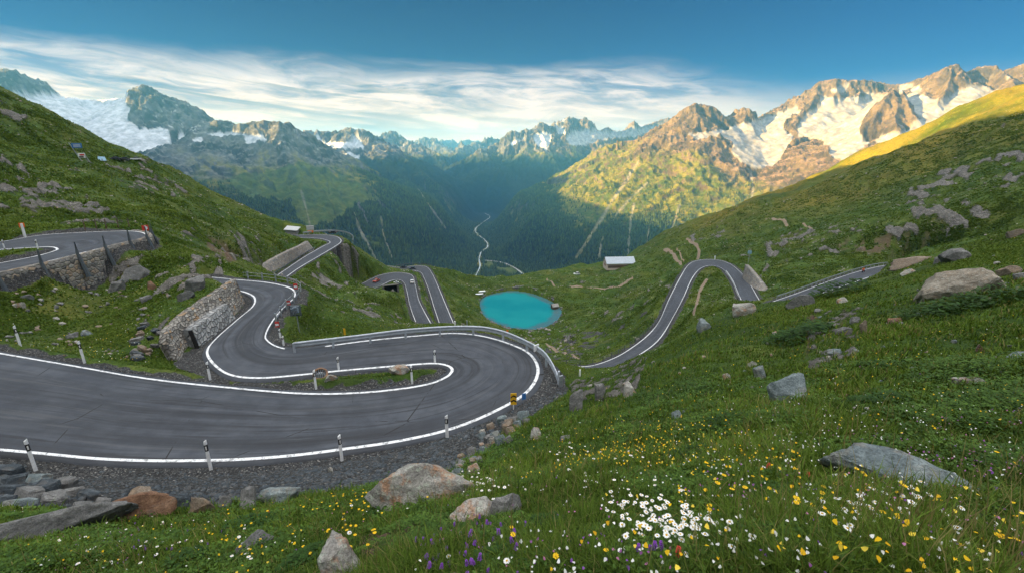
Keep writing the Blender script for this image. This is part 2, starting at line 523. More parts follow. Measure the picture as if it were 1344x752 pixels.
# right hillside
an((1344, 300, 180), (1344, 250, 260), (1344, 200, 370), (1344, 165, 450), (1344, 127, 540), (1280, 155, 545), (1200, 335, 190), (1200, 300, 240), (1200, 250, 370), (1200, 191, 560),
   (1100, 345, 215), (1100, 300, 290), (1100, 260, 420), (1100, 224, 580), (1000, 345, 240), (1000, 320, 300), (1000, 295, 380), (1000, 262, 570), (940, 325, 320), (940, 300, 430), (940, 277, 560),
   (900, 325, 360), (870, 340, 380), (905, 292, 560), (870, 307, 540), (870, 322, 450), (845, 328, 480))
an(*[(u, v + 7, r * 1.13) for u, v, r in [(1344, 127, 540), (1280, 155, 545), (1200, 191, 560), (1100, 224, 580), (1000, 262, 570), (940, 277, 560), (905, 292, 560), (870, 307, 540)]], (1344, 132, 520), (1400, 100, 540), (1420, 110, 640))
# bowl of the lake
an((800, 349, 430), (740, 353, 420), (690, 362, 400), (640, 366.5, 370), (610, 360, 340), (590, 351, 315), (757, 365, 350), (700, 374, 330), (660, 375, 310), (620, 375, 300), (800, 362, 370), (850, 350, 350), (830, 400, 240), (860, 372, 290), (890, 350, 320),
   (780, 380, 290), (760, 405, 250), (760, 440, 190), (800, 445, 165), (720, 465, 145), (690, 450, 180), (745, 430, 215), (610, 400, 235), (600, 380, 270), (640, 440, 195), (615, 425, 200),
   (935, 375, 195), (920, 400, 150), (945, 395, 140), (960, 395, 130))
deg(*[(math.degrees(math.atan2(p[0], p[1])), math.hypot(p[0], p[1]), LAKE_Z - .1) for p in LAKE[::7]])
# back of the bowl falls into the main valley
an((800, 352, 560), (740, 362, 540), (690, 376, 520), (640, 384, 490), (610, 378, 450), (870, 318, 700), (940, 292, 720), (1000, 280, 740), (1100, 243, 760), (1200, 212, 760), (1344, 150, 760), (470, 345, 320), (500, 362, 320), (530, 362, 340), (560, 368, 340),
   (400, 325, 340), (300, 285, 380), (205, 240, 420), (100, 190, 420), (0, 142, 400))
# left: knoll under the fences, cliff under the spur
an((385, 462, 40), (400, 440, 47), (420, 425, 64), (440, 410, 92), (470, 410, 105), (500, 420, 95), (530, 428, 85), (440, 396, 150), (480, 392, 165), (510, 405, 140), (525, 395, 175), (552, 380, 225), (565, 405, 190), (560, 365, 262),
   (600, 426, 60), (660, 440, 55), (700, 466, 46), (735, 507, 40), (745, 508, 60), (770, 506, 60), (770, 502, 88), (800, 498, 60), (800, 492, 90), (840, 479, 60), (840, 474, 85), (870, 458, 60), (870, 452, 80), (900, 440, 65), (735, 500, 85), (480, 430, 50), (540, 425, 55), (420, 442, 44),
   (445, 350, 210), (430, 368, 190), (400, 380, 150), (470, 345, 235), (490, 345, 245), (460, 330, 255), (463, 323, 268), (500, 346, 268), (522, 356, 272))
# left hillside
an((0, 120, 300), (50, 143, 310), (100, 168, 320), (150, 192, 325), (205, 214, 325), (250, 238, 310), (300, 262, 290), (350, 288, 272), (392, 303, 262), (395, 330, 215), (360, 345, 185),
   (107, 207, 235), (60, 205, 235), (160, 210, 262), (0, 210, 200), (0, 250, 150), (0, 280, 115), (0, 302, 101), (60, 298, 104), (100, 296, 104), (100, 250, 165), (150, 296, 102), (200, 296, 99), (200, 250, 190), (250, 320, 97), (250, 285, 150), (300, 335, 112), (300, 300, 190), (330, 325, 170), (225, 318, 92),
   (0, 378, 68), (60, 366, 72), (150, 340, 79), (200, 322, 83), (0, 410, 60), (0, 440, 53), (100, 380, 70), (100, 420, 60), (100, 460, 47), (150, 370, 73), (200, 370, 70), (200, 420, 49), (170, 450, 46), (250, 355, 68), (250, 380, 55), (290, 345, 76), (310, 352, 72), (292, 363, 58.5), (268, 366, 56.5), (240, 369, 57), (216, 448, 43.2), (224, 424, 44.5), (260, 396, 47.2), (300, 370, 55), (200, 470, 41.5))
deg((-57, 14, -7), (-57, 30, -13), (-57, 60, -11), (-57, 100, -6), (-57, 200, 22), (-57, 320, 52), (-70, 20, -8), (-70, 50, -9), (-70, 100, 2), (-70, 200, 44), (-70, 330, 100), (-85, 20, -5), (-85, 60, -2), (-85, 120, 16), (-85, 250, 95), (-85, 360, 150),  # left hill beyond the frame, heights raised to shade the foreground
    (-110, 10, -2), (-110, 40, 1), (-110, 100, 20), (-110, 250, 110), (-110, 380, 180), (-140, 4, -1.2), (-140, 30, 4), (-140, 120, 34), (-140, 350, 165), (-190, 3, -.6), (-190, 30, 6), (-190, 120, 26), (-190, 350, 96),
    (70, 4, -1.2), (70, 20, -1), (70, 60, -3), (70, 200, 8), (70, 500, 60), (100, 4, -.6), (100, 30, 4), (100, 120, 18), (100, 400, 80), (140, 4, -.5), (140, 30, 6), (140, 120, 26), (140, 400, 96), (170, 3, -.6), (170, 30, 6), (170, 120, 26), (170, 350, 96),
    *[(d, 900, -480 if abs(d) < 60 else 60) for d in range(-190, 171, 10)], *[(d, .8, -1.75) for d in range(-190, 171, 30)], *[(d, 1300, -1000 if abs(d) < 60 else -700) for d in range(-190, 171, 10)])
for k, rd in ROADS.items():
    q = rd['C']; n = max(1, len(q) // (16 if k in ('main',) else 9))
    for side in ('L', 'R'):
        P = rd[side][::n]
        for p in P:
            r = math.hypot(p[0], p[1]); A.append((math.atan2(p[0], p[1]), math.log(r), (p[2] - .1) / r))
A = np.array(A)
# drop near-duplicates
keep = []
for i, a in enumerate(A):
    if all((a[0] - A[j][0]) ** 2 + (a[1] - A[j][1]) ** 2 > 1e-5 for j in keep): keep.append(i)
A = A[keep]
def kern(d2): return np.power(d2 + 1e-9, .7)
D2 = (A[:, None, 0] - A[None, :, 0]) ** 2 + (A[:, None, 1] - A[None, :, 1]) ** 2
n_ = len(A)
Kx = np.zeros((n_ + 3, n_ + 3)); Kx[:n_, :n_] = kern(D2) - np.eye(n_) * 2e-4
Pm = np.c_[np.ones(n_), A[:, 0], A[:, 1]]
Kx[:n_, n_:] = Pm; Kx[n_:, :n_] = Pm.T
Wc = np.linalg.solve(Kx, np.r_[A[:, 2], 0, 0, 0])

AZ = np.radians(np.r_[np.linspace(-190, -60, 100)[:-1], np.linspace(-60, -57, 12)[:-1], np.linspace(-57, 57, 1230), np.linspace(57, 60, 12)[1:], np.linspace(60, 170, 80)[1:]])
NR = 1100
LR_ = np.linspace(math.log(.9), math.log(1250), NR)
C4 = np.linspace(0, 1, 1)
# coarse evaluation, then cubic upsampling
sa = 4
ai = np.unique(np.r_[np.arange(0, len(AZ), sa), len(AZ) - 1]); ri = np.unique(np.r_[np.arange(0, NR, sa), NR - 1])
ca, cr = AZ[ai], LR_[ri]
PHI = np.empty((len(cr), len(ca)))
for i0 in range(0, len(cr), 8):
    a, b = np.meshgrid(ca, cr[i0:i0 + 8])
    a = a.ravel(); b = b.ravel()
    d2 = (a[:, None] - A[None, :, 0]) ** 2 + (b[:, None] - A[None, :, 1]) ** 2
    PHI[i0:i0 + 8] = (kern(d2) @ Wc[:n_] + Wc[n_] + Wc[n_ + 1] * a + Wc[n_ + 2] * b).reshape(-1, len(ca))
def cubic_up(x, xs, Y):
    """Hermite interpolation of the rows of Y, known at xs"""
    m = np.empty_like(Y)
    m[1:-1] = (Y[2:] - Y[:-2]) / (xs[2:] - xs[:-2])[:, None]
    m[0] = (Y[1] - Y[0]) / (xs[1] - xs[0]); m[-1] = (Y[-1] - Y[-2]) / (xs[-1] - xs[-2])
    i = np.clip(np.searchsorted(xs, x, 'right') - 1, 0, len(xs) - 2)
    h = (xs[i + 1] - xs[i]); t = ((x - xs[i]) / h)[:, None]; h = h[:, None]
    return (2 * t ** 3 - 3 * t ** 2 + 1) * Y[i] + (t ** 3 - 2 * t ** 2 + t) * h * m[i] + (-2 * t ** 3 + 3 * t ** 2) * Y[i + 1] + (t ** 3 - t ** 2) * h * m[i + 1]
PHI = cubic_up(LR_, cr, PHI)
PHI = cubic_up(AZ, ca, PHI.T.copy()).T
RR = np.exp(LR_)[:, None] * np.ones((1, len(AZ)))
GX = RR * np.sin(AZ)[None, :]; GY = RR * np.cos(AZ)[None, :]
GZ = PHI * RR
PU, PV = project(np.stack([GX, GY, np.where(GY * CT - GZ * ST > .1, GZ, 0)], -1))
FRONT = (np.abs(AZ) < 1.02)[None, :] & (GY > .2)

# distance to the roads
def road_field(key, reach):
    rd = ROADS[key]; C, w = rd['C'], rd['w']
    r = np.hypot(C[:, 0], C[:, 1]); a = np.arctan2(C[:, 0], C[:, 1])
    pad = (w.max() + reach)
    r0, r1 = np.searchsorted(LR_, [math.log(max(1, r.min() - pad)), math.log(r.max() + pad)])
    j0, j1 = np.searchsorted(AZ, [a.min() - pad / r.min(), a.max() + pad / r.min()])
    best = np.full((r1 - r0, j1 - j0), 1e9); zz = np.zeros(best.shape)
    L, R = rd['L'][:, :2], rd['R'][:, :2]
    for c, ww, z, a_, b_ in zip(C, w, C[:, 2], L, R):
        # capsule across the road at this station
        pd = ww + reach; rc = math.hypot(c[0], c[1]); ac = math.atan2(c[0], c[1])
        q0, q1 = np.searchsorted(LR_, [math.log(max(1, rc - pd)), math.log(rc + pd)])
        k0, k1 = np.searchsorted(AZ, [ac - pd / max(rc - pd, 3), ac + pd / max(rc - pd, 3)])
        q0 = max(q0, r0); q1 = min(q1, r1); k0 = max(k0, j0); k1 = min(k1, j1)
        X, Y = GX[q0:q1, k0:k1], GY[q0:q1, k0:k1]
        ab = b_ - a_; l2 = ab @ ab
        t = np.clip(((X - a_[0]) * ab[0] + (Y - a_[1]) * ab[1]) / l2, 0, 1)
        d = np.hypot(X - a_[0] - t * ab[0], Y - a_[1] - t * ab[1])
        bw = best[q0 - r0:q1 - r0, k0 - j0:k1 - j0]; zw = zz[q0 - r0:q1 - r0, k0 - j0:k1 - j0]
        m = d < bw
        bw[m] = d[m]; zw[m] = z
    return (slice(r0, r1), slice(j0, j1)), best, zz

ROADD = np.full(GZ.shape, 99.); RD_KEY = {}
MARG = {'main': 2.2, 'upper': 2.5, 'spur': 9, 'bend': 5, 'lower': 6, 'lake': 7, 'side': 6}
FIELDS = {k: road_field(k, MARG[k] + 3) for k in ROADS}

# relief: tussocks close by, hummocks and ledges farther off
rock = np.zeros(GZ.shape)
def poly_mask(poly, soft=0.0, rmin=0, rmax=1e9):
    m = in_poly(PU, PV, poly) & FRONT & (RR > rmin) & (RR < rmax)
    return m
ROCK_POLYS = [  # photo outlines of bare rock, with the range of distances they lie at
    ([(0, 205), (40, 225), (110, 255), (160, 290), (190, 300), (100, 300), (0, 290)], 95, 230, .50),
    ([(85, 222), (130, 220), (205, 225), (250, 240), (245, 262), (200, 255), (160, 240), (100, 240)], 150, 320, .45),
    ([(0, 135), (40, 155), (30, 165), (0, 160)], 200, 320, .5),
    ([(135, 345), (200, 335), (290, 340), (300, 375), (250, 395), (150, 392)], 55, 85, .55),
    ([(150, 395), (230, 400), (205, 470), (170, 470)], 40, 70, .40),
    ([(270, 300), (345, 310), (345, 350), (300, 345)], 90, 220, .50),
    ([(425, 345), (450, 328), (490, 342), (510, 358), (490, 365), (440, 382), (405, 372)], 170, 300, .60),
    ([(545, 372), (556, 370), (575, 425), (560, 425)], 120, 260, .55),
    ([(1000, 320), (1090, 300), (1170, 290), (1200, 315), (1120, 340), (1010, 350)], 180, 420, .48),
    ([(1190, 255), (1344, 200), (1344, 260), (1240, 310), (1180, 320)], 150, 460, .50),
    ([(900, 310), (950, 300), (960, 330), (920, 335)], 250, 480, .5),
    ([(745, 500), (800, 470), (850, 470), (830, 530), (760, 555)], 14, 27, .58),
    ([(1050, 420), (1140, 400), (1120, 470), (1060, 490)], 9, 26, .5),
    ([(970, 400), (1010, 340), (1010, 395)], 120, 300, .35),
    ([(540, 470), (600, 470), (600, 500), (540, 500)], 27, 31, .0)]
for poly, r0, r1, str_ in ROCK_POLYS:
    m = poly_mask(poly, rmin=r0, rmax=r1)
    if not m.any(): continue
    x, y, rr = GX[m], GY[m], RR[m]
    s = np.median(rr)
    y2 = y * .6 - GZ[m] * 1.7
    nn = fbm(x / (s * .022), y2 / (s * .022), 5, 5, .62) * .55 + .45 * gn(x / (s * .09), y2 / (s * .09), 8)
    rock[m] = np.maximum(rock[m], sstep(.72 - str_, 1.12 - str_, nn + .24))
FAR_ = RR > 60
nn = fbm(GX / 7, GY / 7, 5, 77, .6) + .6 * gn(GX / 40, GY / 40, 78)
rock = np.maximum(rock, np.where(FAR_, sstep(.72, .95, nn), 0) * .85)
def blur(a, k):
    for _ in range(k):
        a = (np.roll(a, 1, 0) + a + np.roll(a, -1, 0)) / 3; a = (np.roll(a, 1, 1) + a + np.roll(a, -1, 1)) / 3
    return a
rock = blur(rock, 1)

lam = np.clip(RR, 3, 400)
tuss = fbm(GX / .55, GY / .55, 3, 11) * .05 * sstep(40, 12, RR) + fbm(GX / 2.6, GY / 2.6, 3, 12) * .13 * sstep(2.5, 6, RR) * sstep(160, 50, RR)
hum = fbm(GX / 14, GY / 14, 4, 13) * np.clip((RR - 25) / 120, 0, 1) * 1.0 + fbm(GX / 60, GY / 60, 3, 14) * np.clip((RR - 80) / 300, 0, 1) * 4.5
# grass ribs running down the left and right hillsides
led = ridged(GX / 6.5 + .3 * gn(GX / 30, GY / 30, 3), GY / 6.5, 4, 15) * rock * np.clip(RR * .006, .12, .9)
led += rock * np.clip(RR * .004, .05, 1.0) * (1 - 2 * np.abs(gn(GX / 2.2, GY / 2.2, 16)))
crk = np.ones(GZ.shape)
cx = np.array([c[0] for c in CREST])
damp = np.ones(GZ.shape)
led *= 1 - .85 * blur(poly_mask([(405, 340), (450, 310), (480, 320), (520, 352), (500, 372), (430, 385), (400, 378)], rmin=165, rmax=310).astype(float), 4)
terr = np.sin(2 * PI * (GZ / np.clip(RR * .012, .7, 4.5) + 1.1 * fbm(GX / 18, GY / 18, 3, 29))) * np.clip(RR * .0009, .05, .34) * sstep(18, 60, RR) * sstep(-.3, .35, fbm(GX / 33, GY / 33, 3, 28))
gul = (ridged(GX / 34 + .4 * gn(GX / 70, GY / 70, 51), GY / 34, 3, 52) - .6) * np.clip((RR - 110) / 220, 0, 1) * 1.5
relief = tuss + hum + led + terr + gul
carve = np.zeros(GZ.shape); zroad = np.zeros(GZ.shape); wsum = np.zeros(GZ.shape)
for k, (sl, d, zz) in FIELDS.items():
    t = 1 - (sstep(.5, .95, d) if k == 'upper' else sstep(.9 if k == 'main' else 1.4, MARG[k] + .9, d))
    ok = t > carve[sl]
    zroad[sl] = np.where(ok, zz, zroad[sl]); carve[sl] = np.maximum(carve[sl], t)
    ROADD[sl] = np.minimum(ROADD[sl], d)
under = np.clip(.06 + .0016 * RR, .06, .5)
GZ = GZ + relief * (1 - carve) + carve * .03 * fbm(GX / .8, GY / .8, 3, 19) * (ROADD > .7)
GZ = GZ * (1 - carve) + carve * (zroad - np.where(ROADD < .6, under, .05 + .05 * np.clip(ROADD, 0, 1)))
# the island mound inside the hairpin
isl = poly_mask([(430, 486), (500, 481), (560, 478), (584, 482), (588, 487), (560, 498), (500, 510), (440, 511), (380, 511), (340, 505), (380, 497)], rmin=26, rmax=35)
GZ += blur(isl.astype(float), 14) * .36 * sstep(.55, 1.5, ROADD)
# lake basin
lp = LAKE[:, :2]
lk = in_poly(GX, GY, lp)
lkb = np.clip(blur(lk.astype(float), 6), 0, 1)
near_l = blur(lk.astype(float), 18)
GZ = np.where(lk, LAKE_Z - .25 - 3 * np.clip(lkb - .5, 0, 1), np.where(near_l > .02, np.maximum(GZ, LAKE_Z + .10 + .2 * (1 - near_l)), GZ))

# distance masks for the surface: R rock, G gravel, B bare or dry, A scree path
gravel = np.zeros(GZ.shape)
verge = poly_mask([(-300, 600), (150, 606), (280, 606), (450, 592), (590, 564), (660, 535), (700, 505), (712, 480), (738, 490), (748, 512), (700, 545), (672, 556), (640, 590), (590, 622), (540, 628), (470, 636), (420, 642), (340, 655), (250, 668), (100, 668), (-300, 660)], rmin=9, rmax=45)
gravel = np.maximum(gravel, blur(verge.astype(float), 3))
mainf = np.full(GZ.shape, 99.); mainf[FIELDS['main'][0]] = FIELDS['main'][1]
gravel = np.maximum(gravel, sstep(1.5, .7, mainf + .5 * fbm(GX / 1.3, GY / 1.3, 3, 23)))
gravel = np.maximum(gravel, .85 * sstep(1.9, 1.0, ROADD + .5 * fbm(GX / 2, GY / 2, 3, 24)) * (RR > 50))
gl = poly_mask([(225, 478), (290, 505), (420, 495), (440, 486), (300, 500), (270, 480), (268, 455), (240, 460)], rmin=28, rmax=46)
gravel = np.maximum(gravel, blur(gl.astype(float), 3))
shore = near_l * (~lk) * 1.0
gravel = np.maximum(gravel, np.clip(shore * 2.2, 0, 1) * sstep(-.3, .4, fbm(GX / 5, GY / 5, 4, 25) + .05))
stream = poly_mask([(700, 470), (740, 440), (800, 435), (850, 405), (850, 410), (790, 445), (760, 470), (735, 478)], rmin=115, rmax=260)
gravel = np.maximum(gravel, stream * sstep(-.05, .35, fbm(GX / 4, GY / 4, 3, 26)))
def path_mask(px, wid, r0, r1):
    P = catmull(np.array(px, float), 12); d = np.full(GZ.shape, 1e9)
    sel = FRONT & (RR > r0) & (RR < r1); u, v = PU[sel], PV[sel]; dd = np.full(u.shape, 1e9)
    for a, b in zip(P[:-1], P[1:]):
        ab = b - a; t = np.clip(((u - a[0]) * ab[0] + (v - a[1]) * ab[1]) / (ab @ ab), 0, 1)
        dd = np.minimum(dd, np.hypot(u - a[0] - t * ab[0], v - a[1] - t * ab[1]))
    d[sel] = dd
    return sstep(wid, wid * .4, d)
path = np.zeros(GZ.shape)
for px, wd, r0, r1 in [([(910, 414), (915, 395), (920, 378), (928, 365)], 2.6, 110, 300), ([(718, 365), (735, 376), (770, 379), (800, 378), (830, 368)], 1.3, 250, 420), ([(1005, 291), (1040, 296), (1065, 305)], 1.4, 250, 480),
                       ([(915, 345), (917, 330), (908, 322), (902, 318)], 2.6, 280, 500), ([(893, 348), (884, 342), (879, 335), (872, 333)], 3.2, 280, 470), ([(897, 345), (892, 338), (888, 333)], 1.5, 280, 470), ([(640, 440), (690, 448), (730, 458), (760, 470)], 1.5, 110, 230)]:
    path = np.maximum(path, path_mask(px, wd, r0, r1))
dry = np.zeros(GZ.shape)
for poly, r0, r1 in [([(270, 310), (300, 318), (330, 330), (345, 345), (300, 345), (272, 325)], 90, 240), ([(130, 345), (175, 345), (200, 365), (140, 365)], 50, 90), ([(1060, 415), (1110, 405), (1095, 475), (1060, 470)], 9, 30), ([(1090, 320), (1200, 300), (1290, 285), (1250, 300), (1150, 335)], 120, 300),
                      ([(470, 705), (560, 670), (620, 690), (580, 730), (480, 740)], 1.5, 6.5), ([(980, 690), (1060, 670), (1100, 690), (1020, 710)], 1.5, 4)]:
    m = poly_mask(poly, rmin=r0, rmax=r1); dry = np.maximum(dry, blur(m.astype(float), 5))
dry *= sstep(-.25, .25, fbm(GX / np.clip(RR * .03, .15, 4), GY / np.clip(RR * .03, .15, 4), 3, 27))

sere_suntint = np.clip(sstep(330, 470, RR) * sstep(.28, .5, AZ)[None] * (.55 + .6 * fbm(GX / 45, GY / 45, 4, 31)), 0, 1)  # golden sunlight painted into the grass colour of the upper right hill
sere_suntint = np.maximum(sere_suntint, np.clip(.16 * sstep(.1, .6, fbm(GX / 22, GY / 22, 4, 32)), 0, 1) * (RR > 30))
Vg = np.stack([GX, GY, GZ], -1).reshape(-1, 3)
MASK = np.stack([rock, gravel, dry, path], -1).reshape(-1, 4)
ground_faces = grid_faces(NR, len(AZ))[:, ::-1]

DZ0, DZ1 = np.searchsorted(AZ, [math.radians(-56.9), math.radians(56.9)])
def gz(x, y):
    r = math.hypot(x, y); a = math.atan2(x, y)
    fi = (math.log(max(r, .91)) - LR_[0]) / (LR_[1] - LR_[0]); i = int(min(max(fi, 0), NR - 2)); fi -= i
    j = int(min(max(np.searchsorted(AZ, a) - 1, 0), len(AZ) - 2)); fj = (a - AZ[j]) / (AZ[j + 1] - AZ[j])
    q = GZ[i:i + 2, j:j + 2]
    return float((q[0, 0] * (1 - fj) + q[0, 1] * fj) * (1 - fi) + (q[1, 0] * (1 - fj) + q[1, 1] * fj) * fi)
def gz_np(x, y):
    r = np.hypot(x, y); a = np.arctan2(x, y)
    fi = (np.log(np.maximum(r, .91)) - LR_[0]) / (LR_[1] - LR_[0]); i = np.clip(fi.astype(int), 0, NR - 2); fi = fi - i
    j = np.clip(np.searchsorted(AZ, a) - 1, 0, len(AZ) - 2); fj = (a - AZ[j]) / (AZ[j + 1] - AZ[j])
    return (GZ[i, j] * (1 - fj) + GZ[i, j + 1] * fj) * (1 - fi) + (GZ[i + 1, j] * (1 - fj) + GZ[i + 1, j + 1] * fj) * fi
def hit(u, v, rmin=1.2, rmax=900):
    """the ground point seen at a photo point"""
    a, e = ae(u, v)
    j = int(np.searchsorted(AZ, a)) - 1; fj = (a - AZ[j]) / (AZ[j + 1] - AZ[j])
    col = (GZ[:, j] * (1 - fj) + GZ[:, j + 1] * fj) / RR[:, 0]
    ok = np.where((col >= e) & (RR[:, 0] >= rmin) & (RR[:, 0] <= rmax))[0]
    if not len(ok): return None
    i = ok[0]
    r = RR[i, 0]
    if i and col[i] > col[i - 1] and col[i - 1] < e:
        t = (e - col[i - 1]) / (col[i] - col[i - 1]); r = math.exp(LR_[i - 1] + t * (LR_[i] - LR_[i - 1]))
    x, y = r * math.sin(a), r * math.cos(a)
    return np.array([x, y, gz(x, y)])
# what is in view from the camera's side of each crest, for scattering
EMAX = np.maximum.accumulate(GZ / RR, 0)
VIS = (GZ / RR) >= EMAX - 1e-9
# ------------------------------------------------------------------ surfaces of the near ground
def ground_mat():
    k = NT('alpine_turf'); p = k.pos()
    sep = k.n('ShaderNodeSeparateColor'); at = k.n('ShaderNodeAttribute', attribute_name='mask'); k.l(at.outputs['Color'], sep.inputs[0])
    rk, gr, dr, pa = sep.outputs[0], sep.outputs[1], sep.outputs[2], at.outputs['Alpha']
    n1 = k.noise(p, .06, 5, .6); n2 = k.noise(p, .55, 5, .65); n3 = k.noise(p, 5.5, 4, .7); n4 = k.noise(p, 34., 3, .7)
    g = k.ramp(n2, [(.28, (.042, .084, .012)), (.48, (.066, .122, .018)), (.62, (.092, .150, .024)), (.78, (.120, .150, .034))])
    g = k.mix(k.rng(n1, .40, .66), g, (.105, .132, .026), 'MIX')
    n0 = k.noise(p, .021, 4, .6, .5); g = k.mix(k.math('MULTIPLY', k.rng(n0, .52, .68), .3), g, (.150, .140, .036)); g = k.mix(k.math('MULTIPLY', k.math('MULTIPLY', k.rng(n0, .48, .36), k.rng(n2, .40, .56)), .8), g, (.026, .050, .012))
    g = k.mix(k.rng(n3, .36, .68), k.mix(.55, g, (.018, .034, .007)), g)
    g = k.mix(k.rng(n4, .30, .62), k.mix(.55, g, (.020, .034, .008)), g)
    nv = k.noise(p, .17, 6, .68, .4); g = k.mix(k.math('MULTIPLY', k.rng(nv, .50, .40), .6), g, (.024, .050, .010)); g = k.mix(k.math('MULTIPLY', k.rng(nv, .56, .66), .5), g, (.135, .165, .034))
    g = k.mix(k.math('MULTIPLY', k.attr('sere_suntint'), k.rng(n2, .25, .65)), g, (.195, .145, .024))
    # little pale stones and flowers too far off to tell apart
    vs = k.n('ShaderNodeTexVoronoi', feature='F1'); vs.inputs['Scale'].default_value = 1.0; k.l(p, vs.inputs['Vector'])
    sc = k.n('ShaderNodeSeparateColor'); k.l(vs.outputs['Color'], sc.inputs[0])
    st = k.math('MULTIPLY', k.math('LESS_THAN', vs.outputs['Distance'], k.math('MULTIPLY', sc.outputs[0], .22)), k.math('GREATER_THAN', sc.outputs[1], .80))
    st = k.math('MULTIPLY', st, k.rng(n1, .35, .6))
    dist = k.n('ShaderNodeVectorMath', operation='LENGTH'); k.l(p, dist.inputs[0])
    st = k.math('MULTIPLY', st, k.rng(dist.outputs['Value'], 35, 70))
    g = k.mix(st, g, (.40, .40, .37))
    soil = k.mix(k.rng(n3, .35, .65), (.055, .036, .026), (.15, .095, .072))
    c = k.mix(k.math('MULTIPLY', dr, k.rng(n3, .30, .5)), g, soil)
    # rock
    r1 = k.noise(k.mapping(p, (1, 1, 2.4)), .8, 8, .7); r2 = k.noise(p, 6., 6, .75)
    rc = k.ramp(r1, [(.25, (.06, .055, .05)), (.45, (.17, .16, .145)), (.62, (.29, .275, .25)), (.8, (.42, .40, .36))])
    rc = k.mix(k.rng(r2, .38, .68), k.mix(.6, rc, (.05, .05, .048)), rc)
    rc = k.mix(k.rng(k.noise(p, 1.6, 4, .6), .56, .7), rc, (.075, .085, .04))
    rf = k.rng(k.math('ADD', rk, k.math('MULTIPLY', k.math('SUBTRACT', n3, .5), .9)), .42, .60)
    c = k.mix(rf, c, rc)
    # gravel
    gv = k.n('ShaderNodeTexVoronoi', feature='F1'); gv.inputs['Scale'].default_value = 16.; k.l(p, gv.inputs['Vector'])
    gs = k.n('ShaderNodeSeparateColor'); k.l(gv.outputs['Color'], gs.inputs[0])
    gc = k.ramp(gs.outputs[0], [(0, (.020, .021, .022)), (.6, (.052, .053, .054)), (.92, (.10, .10, .098)), (1, (.28, .27, .25))])
    gc = k.mix(k.rng(n2, .4, .7), gc, k.mix(.5, gc, (.03, .03, .028)))
    gf = k.rng(k.math('ADD', gr, k.math('MULTIPLY', k.math('SUBTRACT', n3, .5), .8)), .40, .58)
    c = k.mix(gf, c, gc)
    pth = k.rng(k.math('ADD', pa, k.math('MULTIPLY', k.math('SUBTRACT', n2, .5), .5)), .4, .65)
    c = k.mix(pth, c, k.mix(n3, (.16, .12, .085), (.27, .21, .155)))
    h = k.math('ADD', k.math('MULTIPLY', n3, .10), k.math('MULTIPLY', n4, .028))
    h = k.math('ADD', h, k.math('MULTIPLY', n2, .35))
    h = k.math('ADD', h, k.math('MULTIPLY', k.math('MULTIPLY', r1, rf), .9))
    h = k.math('SUBTRACT', h, k.math('MULTIPLY', k.math('MULTIPLY', gv.outputs['Distance'], gf), .035))
    return k.done(c, .92, k.bump(h, .9, 1.0), .12)
M_GROUND = ground_mat()
g_o = mesh_np('ground', Vg, ground_faces, M_GROUND, True, {'mask': MASK, 'sere_suntint': sere_suntint.ravel()})
tag(g_o, kind='structure')

# ------------------------------------------------------------------ roads
def asphalt():
    k = NT('asphalt'); uvn = k.n('ShaderNodeUVMap').outputs[0]; p = k.pos()
    sp = k.n('ShaderNodeSeparateXYZ'); k.l(uvn, sp.inputs[0]); s, w = sp.outputs[0], sp.outputs[1]
    fine = k.noise(p, 55., 3, .8); mid = k.noise(p, .7, 5, .6)
    tr = k.noise(k.mapping(uvn, (.035, 7., 1)), 1., 6, .62, .15)
    tr2 = k.noise(k.mapping(uvn, (.10, 22., 1)), 1., 4, .6, .4)
    c = k.mix(k.rng(mid, .3, .72), (.055, .064, .080), (.094, .106, .126))
    c = k.mix(k.rng(tr, .38, .60), k.mix(.62, c, (.018, .020, .024)), c)
    c = k.mix(k.math('MULTIPLY', k.rng(tr2, .54, .64), .6), c, (.022, .023, .026))
    c = k.mix(k.math('MULTIPLY', k.rng(tr2, .42, .34), .35), c, (.125, .13, .138))
    # hairline cracks and sealed joints
    cr = k.n('ShaderNodeTexVoronoi', feature='DISTANCE_TO_EDGE'); cr.inputs['Scale'].default_value = .16
    k.l(k.mix(.06, p, k.n('ShaderNodeTexNoise').outputs['Color'], 'ADD'), cr.inputs['Vector'])
    crk = k.math('MULTIPLY', k.math('LESS_THAN', cr.outputs['Distance'], .004), k.rng(mid, .48, .58))
    c = k.mix(crk, c, (.014, .014, .014))
    c = k.mix(k.rng(fine, .3, .75), k.mix(.45, c, (.015, .015, .016)), c)
    c = k.mix(k.math('MULTIPLY', k.rng(fine, .70, .80), .5), c, (.22, .22, .21))
    return k.done(c, k.rng(tr, .3, .7, .62, .8), k.bump(fine, .35, .012), .32)
def paint():
    k = NT('road_paint'); p = k.pos()
    n = k.noise(p, 3.5, 6, .75); n2 = k.noise(p, 40., 3, .7)
    wear = k.math('MULTIPLY', k.rng(n, .50, .60), k.rng(n2, .38, .55))
    return k.done(k.mix(wear, k.mix(n2, (.62, .64, .66), (.80, .81, .82)), (.11, .11, .11)), .6, None, .3)
M_ASPH, M_PAINT = asphalt(), paint()
M_KERB = plain('road_edge', (.075, .075, .075), .85)
GAPS = {'main': {'L': [(0, 0)], 'R': []}}
LINE = {}
